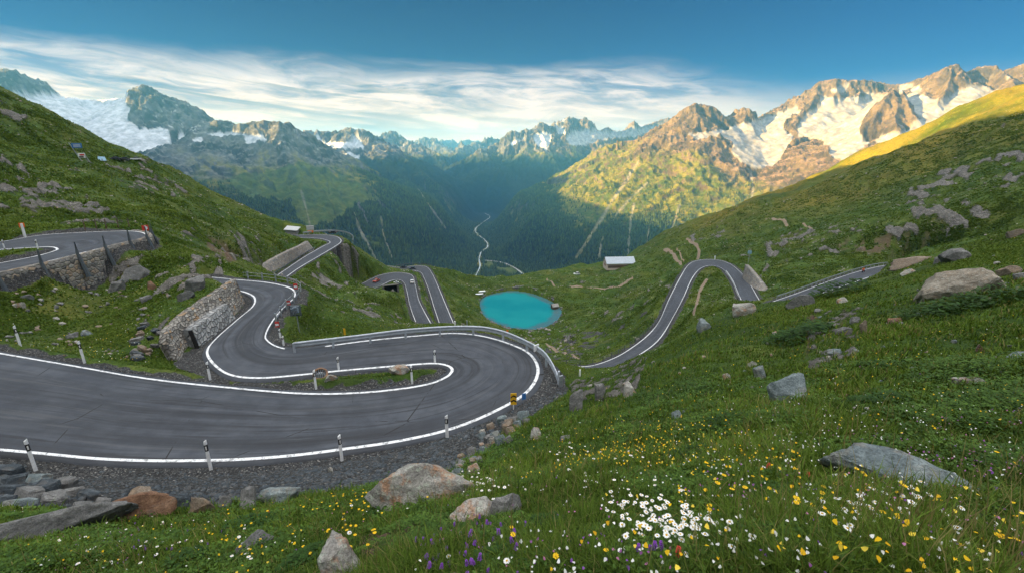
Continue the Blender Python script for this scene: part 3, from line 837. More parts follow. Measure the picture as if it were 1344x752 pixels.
for key, rd in ROADS.items():
    L, R = rd['L'], rd['R']; n = len(L)
    d = (R - L); wd = np.linalg.norm(d, axis=1)[:, None]; d = d / wd
    ex = .42 if key == 'main' else .35
    L2, R2 = L - d * ex, R + d * ex
    cols = 11
    t = np.linspace(0, 1, cols)[None, :, None]
    P = L2[:, None] * (1 - t) + R2[:, None] * t
    P[..., 2] += .05 * (1 - (2 * t[..., 0] - 1) ** 2)
    edge0 = P[:, :1] - np.r_[0, 0, .55] - d[:, None] * .12; edge1 = P[:, -1:] - np.r_[0, 0, .55] + d[:, None] * .12
    # ragged asphalt rim
    sgn = fbm(rd['s'] / 1.1, np.zeros(n) + 3, 3, 41) * .10; P[:, 0, :2] -= (d[:, :2] * sgn[:, None])
    sgn = fbm(rd['s'] / 1.1, np.zeros(n) + 9, 3, 42) * .10; P[:, -1, :2] += (d[:, :2] * sgn[:, None])
    P = np.concatenate([edge0, P, edge1], 1); nc = P.shape[1]
    uv = np.stack([np.repeat(rd['s'][:, None], nc, 1), np.r_[0, np.linspace(0, 1, cols), 1][None, :] * np.ones((n, 1))], -1)
    o = mesh_np('road', P.reshape(-1, 3), grid_faces(n, nc), M_ASPH, True, None, uv.reshape(-1, 2))
    tag(o, kind='structure')
    lw = .11 if key == 'main' else .13
    for sd, base, sg in (('L', L, 1), ('R', R, -1)):
        a = base - d * lw * sg; b = base + d * lw * sg
        hA = .05 * (1 - (2 * (ex - lw) / (wd[:, 0] + 2 * ex) - 1) ** 2); hB = .05 * (1 - (2 * (ex + lw) / (wd[:, 0] + 2 * ex) - 1) ** 2)
        up = .012 if key == 'main' else .03
        a = a.copy(); b = b.copy(); a[:, 2] += hA + up; b[:, 2] += hB + up
        V = np.stack([a, b], 1)
        if key == 'main' and sd == 'L':
            u, v = project((a + b) / 2)
            cut = int(np.argmin(np.hypot(u - 394, v - 459) + (rd['s'] < 50) * 999))
            spans = [(0, cut - 3), (cut + 4, n)]
        else: spans = [(0, n)]
        for q, (i0, i1) in enumerate(spans):
            m = V[i0:i1]
            f = grid_faces(len(m), 2)
            if sg < 0: f = f
            lo_ = mesh_np('edge_line', m.reshape(-1, 3), f, M_PAINT, True, parent=o)
    rd['obj'] = o

# short stop bar seen in the wall bend
# ------------------------------------------------------------------ lake
def water():
    k = NT('glacier_water'); p = k.pos()
    at = k.attr('depth')
    n = k.noise(p, .35, 3, .5); n2 = k.noise(p, 1.6, 3, .5)
    c = k.mix(at, (.06, .13, .14), (.005, .185, .20))
    c = k.mix(k.math('MULTIPLY', at, k.rng(k.noise(p, .045, 2, .5), .35, .65)), c, (.012, .225, .225))
    c = k.mix(k.math('MULTIPLY', k.rng(n, .4, .7), .25), c, (.008, .215, .225))
    return k.done(c, .10, k.bump(n2, .10, .05), .5)
lc = LAKE.mean(0); rings = np.linspace(0, 1.05, 26)
Vl = np.concatenate([lc + (LAKE - lc) * t for t in rings]); Vl[:, 2] = LAKE_Z
edge = np.repeat(rings, len(LAKE))
dep = sstep(1.0, .80, edge + .10 * fbm(Vl[:, 0] / 7, Vl[:, 1] / 7, 3, 51) + .16 * sstep(6, 16, Vl[:, 0]) * sstep(.5, 1, edge))
lk_o = mesh_np('lake', Vl, grid_faces(len(rings), len(LAKE), True)[:, ::-1], water(), True, {'depth': dep})
tag(lk_o, kind='structure')
# ------------------------------------------------------------------ the far mountains: crests drawn from the photo, each point with its distance; one unseen ridge added
RID = [
 # points (u, v, r), slope, cliff height, cliff length, ribs
 ([(1500, 40, 4900), (1420, 70, 4800), (1365, 78, 4750), (1335, 87, 4700), (1322, 91, 4750), (1313, 92, 4780), (1310, 86.5, 4800), (1290, 88.5, 4800), (1273, 95, 4750), (1266, 101, 4700), (1260, 92, 4620), (1250, 85.5, 4600), (1238, 91, 4650), (1225, 99, 4750), (1205, 107, 4950), (1190, 111, 5100), (1160, 110, 5200),
   (1146, 106.5, 5150), (1130, 107, 5100), (1110, 106, 5050), (1095, 105, 5000), (1078, 108, 5000), (1066, 118, 4950), (1055, 126, 4900), (1040, 136, 4850), (1030, 145, 4800), (1024, 145, 4750), (1012, 149, 4700), (1000, 158, 4650), (990, 154, 4600), (980, 147, 4560), (974, 141, 4540), (966, 150, 4500), (958, 156, 4480), (948, 152, 4450),
   (936, 142, 4420), (925, 138, 4400), (914, 136, 4380), (905, 141, 4380), (897, 150, 4380), (891, 153, 4380), (884, 158, 4380)], .42, 130, 170, 1.0),
 ([(884, 158, 4380), (875, 163, 4370), (862, 172, 4350), (850, 181, 4330), (838, 184, 4320), (818, 186, 4300), (808, 191, 4270), (795, 193, 4240), (783, 204, 4200), (765, 213, 4140), (752, 221, 4080), (735, 234, 3980), (720, 247, 3880), (706, 259, 3760), (697, 270, 3660), (692, 284, 3560), (672, 312, 3350), (652, 338, 3100)], .56, 20, 120, .8),
 ([(884, 158, 4380), (880, 170, 4250), (884, 180, 4180), (878, 196, 4040), (872, 204, 3960), (876, 222, 3800), (874, 245, 3620), (880, 268, 3420), (890, 300, 3150)], 0.86, 30, 120, .9),
 ([(838, 184, 4320), (836, 205, 4050), (826, 232, 3760), (815, 262, 3480), (800, 300, 3180)], 0.76, 8, 100, .8),
 ([(783, 204, 4200), (775, 230, 3900), (762, 258, 3620), (745, 292, 3330)], 0.74, 8, 100, .8),
 ([(862, 172, 4350), (856, 205, 4020), (848, 240, 3680), (842, 275, 3380)], 0.80, 15, 110, .8),
 ([(914, 136, 4380), (912, 158, 4260), (918, 176, 4150), (908, 200, 3980)], 0.86, 55, 90, 1.0),
 ([(936, 142, 4420), (940, 162, 4300), (942, 172, 4240)], 0.86, 50, 80, 1.0),
 ([(974, 141, 4540), (972, 158, 4430), (976, 166, 4380)], 0.86, 60, 80, 1.0),
 ([(1078, 108, 5000), (1070, 125, 4800), (1066, 138, 4650), (1052, 150, 4500), (1036, 163, 4380), (1030, 172, 4300), (1042, 178, 4220)], 0.84, 55, 90, .8),
 ([(1171, 117, 4250), (1160, 133, 4050), (1146, 152, 3900), (1133, 166, 3820), (1129, 176, 3780)], 0.86, 60, 90, 1.0),
 ([(1171, 117, 4250), (1178, 119, 4280), (1186, 128, 4160), (1192, 142, 4020), (1204, 156, 3900)], 0.86, 60, 90, 1.0),
 ([(1171, 117, 4250), (1176, 145, 3960), (1180, 170, 3740)], 0.79, 30, 80, 1.0),
 ([(1250, 85.5, 4600), (1246, 105, 4420), (1240, 122, 4250), (1230, 135, 4120)], 0.84, 70, 90, 1.0),
 ([(1225, 99, 4750), (1222, 113, 4560), (1212, 122, 4450)], 0.84, 60, 90, 1.0),
 ([(1310, 86.5, 4800), (1322, 104, 4500), (1335, 118, 4250), (1318, 130, 4080)], 0.82, 60, 90, 1.0),
 ([(908, 200, 3980), (935, 225, 3700), (948, 255, 3420), (962, 290, 3100)], 0.66, 10, 100, .6),
 ([(850, 181, 4330), (842, 200, 4080), (836, 222, 3850)], .80, 12, 80, .9),
 ([(897, 150, 4380), (892, 172, 4200), (896, 190, 4050), (900, 215, 3860), (908, 245, 3600)], .86, 20, 80, 1.0),
 ([(925, 138, 4400), (926, 156, 4290), (930, 170, 4200)], .9, 40, 70, 1.0),
 ([(905, 230, 3700), (915, 260, 3400), (925, 290, 3150)], .8, 10, 80, .9),
 ([(960, 215, 3800), (985, 240, 3500), (1000, 262, 3250)], .75, 10, 80, .8),
 ([(808, 191, 4270), (800, 215, 3980), (790, 245, 3680), (778, 275, 3420)], .8, 10, 80, .9),
 ([(765, 213, 4140), (752, 240, 3850), (735, 270, 3560)], .8, 10, 80, .9),
 ([(735, 234, 3980), (724, 258, 3720), (712, 285, 3480)], .8, 8, 80, .8),
 ([(1095, 105, 5000), (1094, 122, 4800), (1090, 130, 4720)], .9, 40, 70, 1.0),
 ([(1130, 107, 5100), (1128, 122, 4900), (1124, 130, 4820)], .9, 40, 70, 1.0),
 ([(1160, 110, 5200), (1156, 120, 5050)], .9, 40, 70, 1.0),
 # centre right
 ([(880, 155, 8400), (862, 160.5, 8300), (853, 164, 8200), (845, 166, 8100), (838, 168, 8050), (828, 162, 8000), (820, 170, 7950), (808, 173, 7900), (798, 168, 7800), (790, 172, 7700), (782, 170, 7600), (776, 161, 7550), (768, 157.5, 7500), (757, 158, 7480), (745, 155.5, 7450), (735, 160, 7400), (726, 166, 7250), (720, 165, 7150), (714, 162, 7100), (706, 169, 7050), (698, 171, 7000), (691, 169, 7000), (684, 174, 7000), (676, 177, 6950), (672, 173, 6900), (664, 179, 6850), (655, 186, 6800), (648, 190, 6750), (636, 197, 6650), (628, 203, 6550), (619, 209, 6450), (612, 214, 6350), (606, 222, 6250), (598, 236, 6050), (590, 255, 5700)], .50, 110, 160, 1.0),
 ([(698, 171, 7000), (696, 184, 6750), (686, 196, 6500), (676, 210, 6200), (662, 222, 5950), (650, 232, 5750), (640, 255, 5350)], .55, 25, 100, .8),
 ([(706, 169, 7050), (716, 190, 6600), (724, 205, 6300), (734, 222, 5950), (745, 245, 5500)], .55, 25, 100, .8),
 ([(745, 155.5, 7450), (742, 175, 7000), (728, 195, 6600)], .55, 60, 120, 1.0),
 ([(636, 197, 6650), (642, 212, 6250), (628, 232, 5800), (622, 262, 5250)], .5, 10, 120, .8),
 # far middle
 ([(668, 176, 10200), (656, 184, 10000), (648, 186, 9900), (640, 184, 9800), (630, 187.5, 9700), (618, 192, 9500), (610, 190.5, 9300), (604, 196, 9100), (598, 204, 8800), (592, 214, 8300), (588, 228, 7700)], .5, 100, 200, .9),
 ([(700, 184, 17000), (650, 187, 17000), (625, 187.5, 16800), (612, 185.5, 16600), (600, 190, 16400), (592, 186, 16200), (586, 188, 16000), (578, 186, 15800), (570, 188, 15600), (540, 187, 15500), (500, 188, 15500)], .5, 120, 250, .9),
 ([(530, 189, 12500), (545, 187, 12400), (556, 186, 12200), (563, 183.5, 12000), (570, 188, 11700), (577, 191, 11400), (586, 196, 11000), (596, 202, 10400), (600, 212, 9600)], .48, 120, 220, .9),
 ([(488, 190, 8800), (497, 184, 8700), (503, 181, 8600), (508, 175, 8500), (514, 176, 8450), (520, 180, 8400), (528, 184, 8300), (536, 188, 8200), (546, 190, 8050), (556, 194, 7900), (566, 198, 7700), (576, 205, 7450), (586, 215, 7100), (594, 228, 6700), (604, 250, 6200)], .50, 100, 180, .9),
 ([(546, 190, 8050), (552, 208, 7400), (566, 232, 6700)], .5, 10, 120, .8),
 # left, second range
 ([(380, 184, 6300), (396, 178, 6200), (405, 173, 6100), (415, 174, 6050), (425, 173.5, 6000), (434, 175.5, 6000), (445, 174, 5950), (456, 168.5, 5900), (463, 171, 5850), (468, 174, 5800), (472, 170.5, 5800), (478, 174, 5750), (484, 180, 5700), (492, 185, 5600), (497, 189.5, 5550), (506, 190, 5500), (516, 197, 5400), (530, 208, 5200), (545, 219, 5000), (560, 230, 4800), (575, 243, 4600), (592, 257, 4400), (610, 272, 4200), (628, 290, 3950), (645, 312, 3700)], .52, 60, 150, .9),
 ([(456, 168.5, 5900), (452, 185, 5600), (448, 195, 5450), (465, 215, 5000), (480, 235, 4650)], .46, 30, 100, .8),
 ([(497, 189.5, 5550), (505, 210, 5100), (525, 235, 4700), (545, 262, 4300), (560, 290, 3900)], .52, 10, 100, .8),
 # left, first range and its long spur into the valley
 ([(-160, 60, 5400), (-80, 92, 5300), (-30, 90, 5250), (0, 96, 5200), (12, 94.5, 5200), (22, 97, 5220), (30, 103, 5250), (40, 104.5, 5280), (50, 110, 5300), (60, 117, 5350), (72, 125, 5400), (84, 129, 5450), (110, 131, 5500), (135, 131, 5450), (155, 130, 5350), (164, 130, 5200), (170, 129, 5000), (176, 127, 4850), (182, 120, 4770), (189, 111, 4720), (196, 119, 4680), (203, 125, 4640), (210, 131, 4600), (218, 133, 4560), (226, 139, 4500), (236, 146, 4420), (246, 154, 4340), (256, 159, 4280), (266, 159.5, 4220),
   (276, 163, 4160), (284, 159.5, 4120), (294, 165, 4080), (305, 169, 4040), (316, 170, 4000), (322, 163, 3960), (332, 160, 3940), (343, 160.5, 3920), (351, 158.5, 3900), (357, 162, 3880), (363, 159, 3860), (370, 165, 3830), (380, 174, 3790), (392, 186, 3740), (404, 195, 3690), (416, 202, 3640), (428, 207.5, 3590), (440, 216, 3520), (452, 227, 3440), (466, 239, 3350), (480, 249, 3260), (500, 262, 3150), (522, 278, 3020), (545, 296, 2890), (570, 320, 2740), (595, 352, 2560)], .46, 90, 150, 1.0),
 ([(363, 159, 3860), (366, 175, 3700), (372, 186, 3600), (378, 198, 3480), (384, 210, 3350), (396, 240, 3050)], .55, 25, 100, 1.0),
 ([(332, 160, 3940), (340, 176, 3780), (352, 190, 3640), (358, 200, 3520)], .55, 25, 100, 1.0),
 ([(189, 111, 4720), (179, 140, 4450), (182, 155, 4300), (200, 172, 4120)], .6, 60, 90, 1.0),
 ([(210, 131, 4600), (225, 160, 4200), (222, 175, 4050)], .55, 40, 90, 1.0),
 ([(276, 163, 4160), (258, 180, 3900), (250, 205, 3600), (300, 250, 3000)], .36, 10, 120, .5),
 ([(428, 207.5, 3590), (425, 222, 3420), (432, 245, 3150), (450, 280, 2800)], .5, 20, 100, .7),
 ([(522, 278, 3020), (520, 300, 2800), (535, 335, 2500)], .5, 5, 120, .7),
 ([(466, 239, 3350), (470, 262, 3080), (490, 300, 2750)], .5, 5, 120, .7)]
FLOOR = -700.0
faz = np.radians(np.r_[np.linspace(-135, -55, 110)[:-1], np.linspace(-55, 55, 1450)]); fnr = 760
RID.append((np.array([(-3900., 3900, 560), (-3300, 2700, 340), (-2900, 1800, 240), (-2700, 800, 240), (-2600, -300, 340), (-2600, -1500, 420)]), .5, 40, 120, .8))  # unseen ridge left of the frame, added to cast the valley shadow
flr = np.linspace(math.log(900), math.log(19000), fnr)
FR = np.exp(flr)[:, None] * np.ones((1, len(faz)))
FX = (FR * np.sin(faz)[None]).ravel(); FY = (FR * np.cos(faz)[None]).ravel(); FR = FR.ravel()
sc_ = np.clip(FR / 4000, .6, 3.0)
wx = FX + (fbm(FX / 420, FY / 420, 3, 101) * 20 + fbm(FX / 90, FY / 90, 3, 103) * 12) * sc_
wy = FY + (fbm(FX / 420, FY / 420, 3, 102) * 20 + fbm(FX / 90, FY / 90, 3, 104) * 12) * sc_
Z = np.full(FX.shape, -5000.0, np.float32); DB = np.full(FX.shape, 9e5, np.float32); AB = np.zeros(FX.shape, np.float32); RB = np.zeros(FX.shape, np.float32)
wx32, wy32 = wx.astype(np.float32), wy.astype(np.float32)
arc = 0.0
for pts, sl, ch, cl, rb in RID:
    P = pts if isinstance(pts, np.ndarray) else np.array([at_r(*p) for p in pts]); arc += 5000
    for a, b in zip(P[:-1], P[1:]):
        ab = (b - a)[:2]; l2 = float(ab @ ab); ln = math.sqrt(l2)
        rch = (max(a[2], b[2]) + 760) / sl; ra, rb_ = np.hypot(*a[:2]), np.hypot(*b[:2])
        i0, i1 = np.searchsorted(flr, [math.log(max(min(ra, rb_) - rch, 900)), math.log(max(ra, rb_) + rch)])
        sl_ = slice(i0 * len(faz), i1 * len(faz))
        f4 = np.float32
        dx = wx32[sl_] - f4(a[0]); dy = wy32[sl_] - f4(a[1])
        t = np.clip((dx * f4(ab[0] / l2) + dy * f4(ab[1] / l2)), 0, 1)
        dx -= t * f4(ab[0]); dy -= t * f4(ab[1])
        d = np.sqrt(dx * dx + dy * dy)
        h = f4(a[2]) + t * f4(b[2] - a[2]) - f4(sl) * d
        m = np.where(h > Z[sl_])[0]
        h = h[m] - f4(ch) * (1 - np.exp(-d[m] / f4(cl)))
        k2 = h > Z[sl_][m]; m2 = m[k2]; g = m2 + sl_.start
        Z[g] = h[k2]; DB[g] = d[m2]; AB[g] = f4(arc) + t[m2] * f4(ln); RB[g] = rb
        arc += ln
right_ = sstep(.02, .16, np.arctan2(FX, FY)) * (FR < 5200)
amp = (1 - np.exp(-DB / 160)) * RB
rib = ridged(AB / 75 + .35 * gn(FX / 120, FY / 120, 110), DB / 900 + AB * .0001, 2, 111)
rib2 = 1 - 2 * np.abs(gn(AB / 210, DB / 2600, 112))
hgt = np.clip((Z - FLOOR) / 400, 0, 1)
fpu, fpv = project(np.stack([FX, FY, Z], -1))
def fpoly(poly, r0, r1, j=2.0):
    u = fpu + fbm(FX / 60, FY / 60, 3, 120) * j; v = fpv + fbm(FX / 60, FY / 60, 3, 121) * j
    return in_poly(u, v, poly) & (FR > r0) & (FR < r1)
ICE = [([(900, 178), (930, 176), (960, 168), (1000, 160), (1045, 143), (1050, 150), (1030, 163), (1028, 172), (1042, 182), (1034, 196), (1022, 214), (1012, 222), (990, 222), (972, 214), (960, 200), (962, 190), (945, 180), (915, 186)], 3600, 4900),
       ([(1076, 128), (1100, 131), (1130, 130), (1168, 121), (1160, 131), (1142, 146), (1128, 166), (1128, 180), (1142, 190), (1120, 205), (1108, 212), (1096, 212), (1088, 205), (1088, 192), (1072, 182), (1046, 182), (1046, 170), (1060, 148), (1074, 142)], 3300, 5000),
       ([(1186, 128), (1220, 127), (1232, 136), (1250, 126), (1268, 117), (1285, 117), (1312, 124), (1310, 132), (1290, 145), (1240, 172), (1180, 205), (1120, 232), (1080, 240), (1100, 225), (1145, 205), (1155, 190), (1145, 184), (1185, 176), (1207, 158), (1200, 148)], 2300, 4700),
       ([(1178, 116), (1192, 112), (1198, 118), (1180, 124)], 4200, 5200), ([(1195, 120), (1206, 116), (1212, 122), (1196, 128)], 4200, 5000), ([(1088, 118), (1112, 114), (1116, 119), (1096, 124)], 4500, 5100),
       ([(904, 176), (922, 175), (934, 180), (930, 186), (912, 187)], 3800, 4500), ([(1284, 104), (1306, 100), (1308, 103), (1288, 107)], 4200, 5000), ([(1316, 104), (1326, 102), (1326, 106), (1317, 107)], 4000, 5000),
       ([(30, 130), (70, 128), (110, 131), (165, 128), (168, 127), (166, 140), (172, 150), (168, 160), (184, 172), (228, 171), (222, 175), (226, 190), (205, 200), (190, 206), (150, 210), (0, 190), (0, 130)], 3500, 5700),
       ([(272, 180), (282, 176), (312, 178), (330, 178), (310, 182), (290, 186)], 3200, 4300), ([(320, 182), (345, 179), (350, 186), (335, 189), (322, 190)], 3200, 4100), ([(234, 180), (242, 177), (244, 184), (236, 185)], 3500, 4400), ([(250, 188), (262, 183), (270, 186), (258, 191)], 3400, 4300),
       ([(410, 190), (418, 180), (422, 187), (440, 189), (458, 188), (462, 185), (476, 186), (478, 195), (455, 196), (415, 196)], 4300, 6100), ([(446, 205), (460, 202), (474, 208), (468, 211), (450, 210)], 4000, 5600),
       ([(668, 190), (690, 184), (688, 188), (672, 193)], 5500, 7100), ([(726, 160), (745, 156), (742, 161), (728, 165)], 6500, 7600), ([(728, 170), (738, 168), (744, 176), (732, 180)], 6000, 7500), ([(702, 178), (724, 175), (722, 190), (716, 200), (708, 195), (700, 186)], 5600, 7200),
       ([(748, 176), (770, 174), (782, 172), (800, 174), (840, 170), (870, 165), (866, 176), (840, 182), (812, 186), (780, 190), (748, 194), (742, 186)], 5600, 8600), ([(520, 193), (534, 196), (532, 200), (520, 197)], 7000, 8500)]
ice = np.zeros(FX.shape)
for poly, r0, r1 in ICE: ice = np.maximum(ice, fpoly(poly, r0, r1))
# scattered old snow in the rock of the cold side
shp = (fnr, len(faz))
ice = blur(ice.reshape(shp), 1).ravel()
kk = np.clip(1 - ice * 1.0, 0, 1)
Z = Z + (amp * ((rib - .75) * 30 + (rib2 - .7) * 46) * sc_ ** .5 + fbm(FX / 260, FY / 260, 5, 113) * 26 * hgt * sc_ + ridged(FX / 130, FY / 130, 4, 114, .6) * 19 * hgt * sc_ * (.4 + .6 * sstep(-200, 150, Z)) + ridged(FX / 48 + AB / 90, FY / 48, 2, 119) * 8 * hgt * sc_) * kk * np.clip((DB + 15) / 70, .25, 1) * (.35 + .65 * np.maximum(sstep(-520, -120, Z), right_ * (FX > 300)))
Z += ice * (fbm(FX / 150, FY / 150, 3, 115) * 9 + ridged(FX / 40, FY / 40, 2, 116) * 1.2 * sstep(-.1, .4, gn(FX / 300, FY / 300, 117)) + 8)
fl = FLOOR + np.clip((FR - 5200) / 6000, 0, 1.5) * 160 + fbm(FX / 300, FY / 300, 3, 118) * 10
kx = 60.0
Z = np.logaddexp(Z / kx, fl / kx) * kx
# river bed
RIV_PX = [(636, 280, -698), (643, 285, -698), (634, 292, -698), (624, 301, -698), (627, 308, -699), (637, 316, -699), (640, 324, -699), (632, 331, -700), (629, 341, -700), (630, 350, -700), (623, 365, -700)]
RIV = catmull(np.array([at_z(u, v, z) for u, v, z in RIV_PX]), 12)
TRACK_PX = [(636, 342, -697), (655, 344, -697), (672, 350, -697), (688, 361, -697)]
TRK = catmull(np.array([at_z(u, v, z) for u, v, z in TRACK_PX]), 10)
dr_ = np.full(FX.shape, 9e9); zr_ = np.zeros(FX.shape)
near_m = (np.abs(FX) < 1500)
for P_ in (RIV, TRK):
    for p in P_:
        d = np.hypot(FX[near_m] - p[0], FY[near_m] - p[1]); q = dr_[near_m]; mm = d < q
        z0 = zr_[near_m]; z0[mm] = p[2]; zr_[near_m] = z0; q[mm] = d[mm]; dr_[near_m] = q
tt = sstep(420, 60, dr_); Z = Z * (1 - tt) + (zr_ - 4) * tt
ZG = Z.reshape(shp)
# slope
XG, YG = FX.reshape(shp), FY.reshape(shp)
P3 = np.stack([XG, YG, ZG], -1)
Nn = np.cross(np.gradient(P3, axis=1), np.gradient(P3, axis=0)); Nn /= np.linalg.norm(Nn, axis=-1, keepdims=True) + 1e-9
up = np.abs(Nn[..., 2]).ravel()
n_a = fbm(FX / 200, FY / 200, 5, 130); n_b = fbm(FX / 45, FY / 45, 4, 131); n_c = fbm(FX / 700, FY / 700, 3, 132)
warm_ = sstep(-.05, .25, np.arctan2(FX, FY))          # the right side of the valley is rusty schist, the left grey gneiss
def mixc(t, a, b): return a * (1 - t[:, None]) + b * t[:, None]
def c3(*c): return np.array(c, float)[None, :]
rockc = mixc(sstep(-.6, .7, n_a + .6 * n_b), mixc(warm_, c3(.05, .05, .053), c3(.066, .053, .034)), mixc(warm_, c3(.15, .15, .15), c3(.165, .122, .068)))
scree = mixc(sstep(-.5, .5, n_b), mixc(warm_, c3(.12, .12, .117), c3(.18, .118, .072)), mixc(warm_, c3(.19, .19, .185), c3(.27, .185, .115)))
grass = mixc(sstep(-.5, .5, n_a + .6 * n_b), c3(.070, .100, .010), c3(.19, .185, .015))
grass = mixc(.5 * sstep(-.2, .6, n_b), grass, c3(.18, .15, .035))
right_ = sstep(.02, .16, np.arctan2(FX, FY)) * (FR < 5200)
fline = -200 - 230 * right_ + 75 * n_c + 60 * n_a; gline = mixc(warm_, c3(-130.), c3(10.))[:, 0] - 260 * sstep(.375, .45, np.arctan2(FX, FY) + .03 * n_a) + 80 * n_c + 90 * n_a
gline = np.where(FR > 5500, gline + 60, gline)
col = mixc(sstep(gline + 120, gline - 60, Z), mixc(sstep(.80, .90, up + .05 * n_b), rockc, scree), grass)
col = mixc(sstep(.74, .66, up + .05 * n_b) * sstep(-560, -380, Z), col, rockc)
gully = sstep(-.25, -.7, rib) * amp
col = mixc(gully * sstep(-.1, .5, n_c + .3 * n_b) * sstep(-560, -300, Z) * .8, col, scree)
deepf = sstep(4300, 5200, FR) * sstep(0, -130, Z)
wood = np.maximum(sstep(fline + 50, fline - 40, Z + 40 * n_b) * sstep(.50, .60, up), deepf)
track_ = np.zeros(FX.shape)
def line_mask(pts, wid, r0, r1):
    sel = (FR > r0) & (FR < r1); pu, pv = project(np.stack([FX, FY, Z], -1)[sel]); dd = np.full(pu.shape, 1e9)
    P = catmull(np.array(pts, float), 8)
    for a, b in zip(P[:-1], P[1:]):
        ab = b - a; t = np.clip(((pu - a[0]) * ab[0] + (pv - a[1]) * ab[1]) / (ab @ ab), 0, 1); dd = np.minimum(dd, np.hypot(pu - a[0] - t * ab[0], pv - a[1] - t * ab[1]))
    o = np.zeros(FX.shape); o[sel] = sstep(wid, wid * .3, dd + 1.1 * n_b[sel] + .8 * n_a[sel]); return o
for pts, wd in [([(838, 212), (820, 240), (803, 265), (790, 287), (775, 310), (757, 338)], 3.2), ([(832, 268), (828, 290), (826, 310), (824, 340)], 2.2), ([(892, 270), (884, 295), (877, 310), (872, 325)], 2.6), ([(854, 290), (850, 310), (848, 330)], 1.6), ([(792, 310), (788, 325), (786, 340)], 1.8), ([(850, 240), (830, 258), (815, 275), (803, 288)], 1.8),
                ([(465, 280), (472, 300), (482, 320), (495, 345)], 2.2), ([(500, 285), (504, 310), (515, 340)], 1.6), ([(395, 250), (402, 275), (408, 300)], 1.6), ([(540, 235), (560, 265), (585, 300)], 1.4), ([(985, 225), (988, 250), (984, 275)], 2.0)]:
    track_ = np.maximum(track_, line_mask(pts, wd, 1500, 4600))
clear_ = np.zeros(FX.shape)
for poly in [[(650, 330), (676, 326), (690, 338), (670, 348), (650, 342)], [(636, 320), (650, 322), (648, 336), (636, 334)], [(400, 215), (470, 240), (500, 262), (430, 268), (330, 262), (300, 240)], [(380, 262), (470, 262), (440, 290), (400, 300)]]:
    clear_ = np.maximum(clear_, fpoly(poly, 1500, 4200, 4.0))
wood = wood * (1 - track_) * (1 - clear_) * sstep(10, 26, dr_ + 14 * n_b) * (1 - ice)
wood *= sstep(-1.05, -.6, n_a + .6 * n_b)
col = mixc(wood * .92, col, c3(.012, .024, .010))
col = mixc(clear_ * .7, col, c3(.075, .12, .03))
col = mixc(deepf * .9, col, c3(.012, .022, .010))
col = mixc(track_ * .55 * sstep(-.7, .2, n_b + .4), col, mixc(sstep(-.4, .4, n_b), c3(.22, .21, .19), c3(.34, .32, .28)))
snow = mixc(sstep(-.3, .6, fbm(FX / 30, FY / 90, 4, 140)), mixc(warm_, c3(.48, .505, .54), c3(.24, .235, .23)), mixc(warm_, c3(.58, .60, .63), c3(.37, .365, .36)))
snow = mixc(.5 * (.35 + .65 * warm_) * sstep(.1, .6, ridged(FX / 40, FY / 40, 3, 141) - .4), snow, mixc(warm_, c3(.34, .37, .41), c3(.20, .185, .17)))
old = sstep(.86, .95, up + .1 * n_b) * sstep(.55, .7, n_b + .3 * n_a) * sstep(gline + 120, gline + 260, Z) * .8
col = mixc(np.maximum(sstep(.35, .65, ice + .12 * n_b), old * (1 - warm_ * .6)), col, snow)
def far_mat():
    k = NT('mountain_side'); p = k.pos(); ca_ = k.n('ShaderNodeAttribute', attribute_name='col'); c = ca_.outputs['Color']
    n = k.noise(p, .02, 8, .72); n2 = k.noise(p, .11, 4, .7)
    c = k.mix(k.rng(n, .32, .68), k.mix(1., c, (.62, .62, .62), 'MULTIPLY'), k.mix(1., c, (1.18, 1.18, 1.18), 'MULTIPLY'))
    return k.done(c, .92, k.bump(k.math('ADD', n, k.math('MULTIPLY', n2, .35)), ca_.outputs['Alpha'], 26.), .1)
M_FAR = far_mat()
mo = mesh_np('mountains', np.stack([FX, FY, Z], -1), grid_faces(*shp)[:, ::-1], M_FAR, True, {'col': np.c_[col, np.clip(1 - .85 * ice, 0, 1)]})
tag(mo, kind='structure')
# valley river and the track beside it
def ribbon(name, P, w, mat, dz=0):
    P = resample(P, 14.); d = np.gradient(P, axis=0); d[:, 2] = 0; d /= np.linalg.norm(d, axis=1)[:, None]
    s_ = np.stack([d[:, 1], -d[:, 0], 0 * d[:, 0]], -1); ww = w * (1 + .8 * gn(np.arange(len(P)) / 5., np.zeros(len(P)), 150))[:, None]
    V = np.stack([P - s_ * ww, P + s_ * ww], 1); V[..., 2] += dz
    o = mesh_np(name, V.reshape(-1, 3), grid_faces(len(P), 2), mat); tag(o, kind='structure'); return o
k = NT('river_water'); nn_ = k.noise(k.pos(), .02, 4, .6)
M_RIV = k.done(k.mix(nn_, (.42, .52, .56), (.62, .68, .70)), .25, None, .5)
ribbon('river', RIV, 2.9, M_RIV, 1.)
ribbon('valley_track', TRK, 5., plain('pale_track', (.34, .36, .36), .9), 1.5)

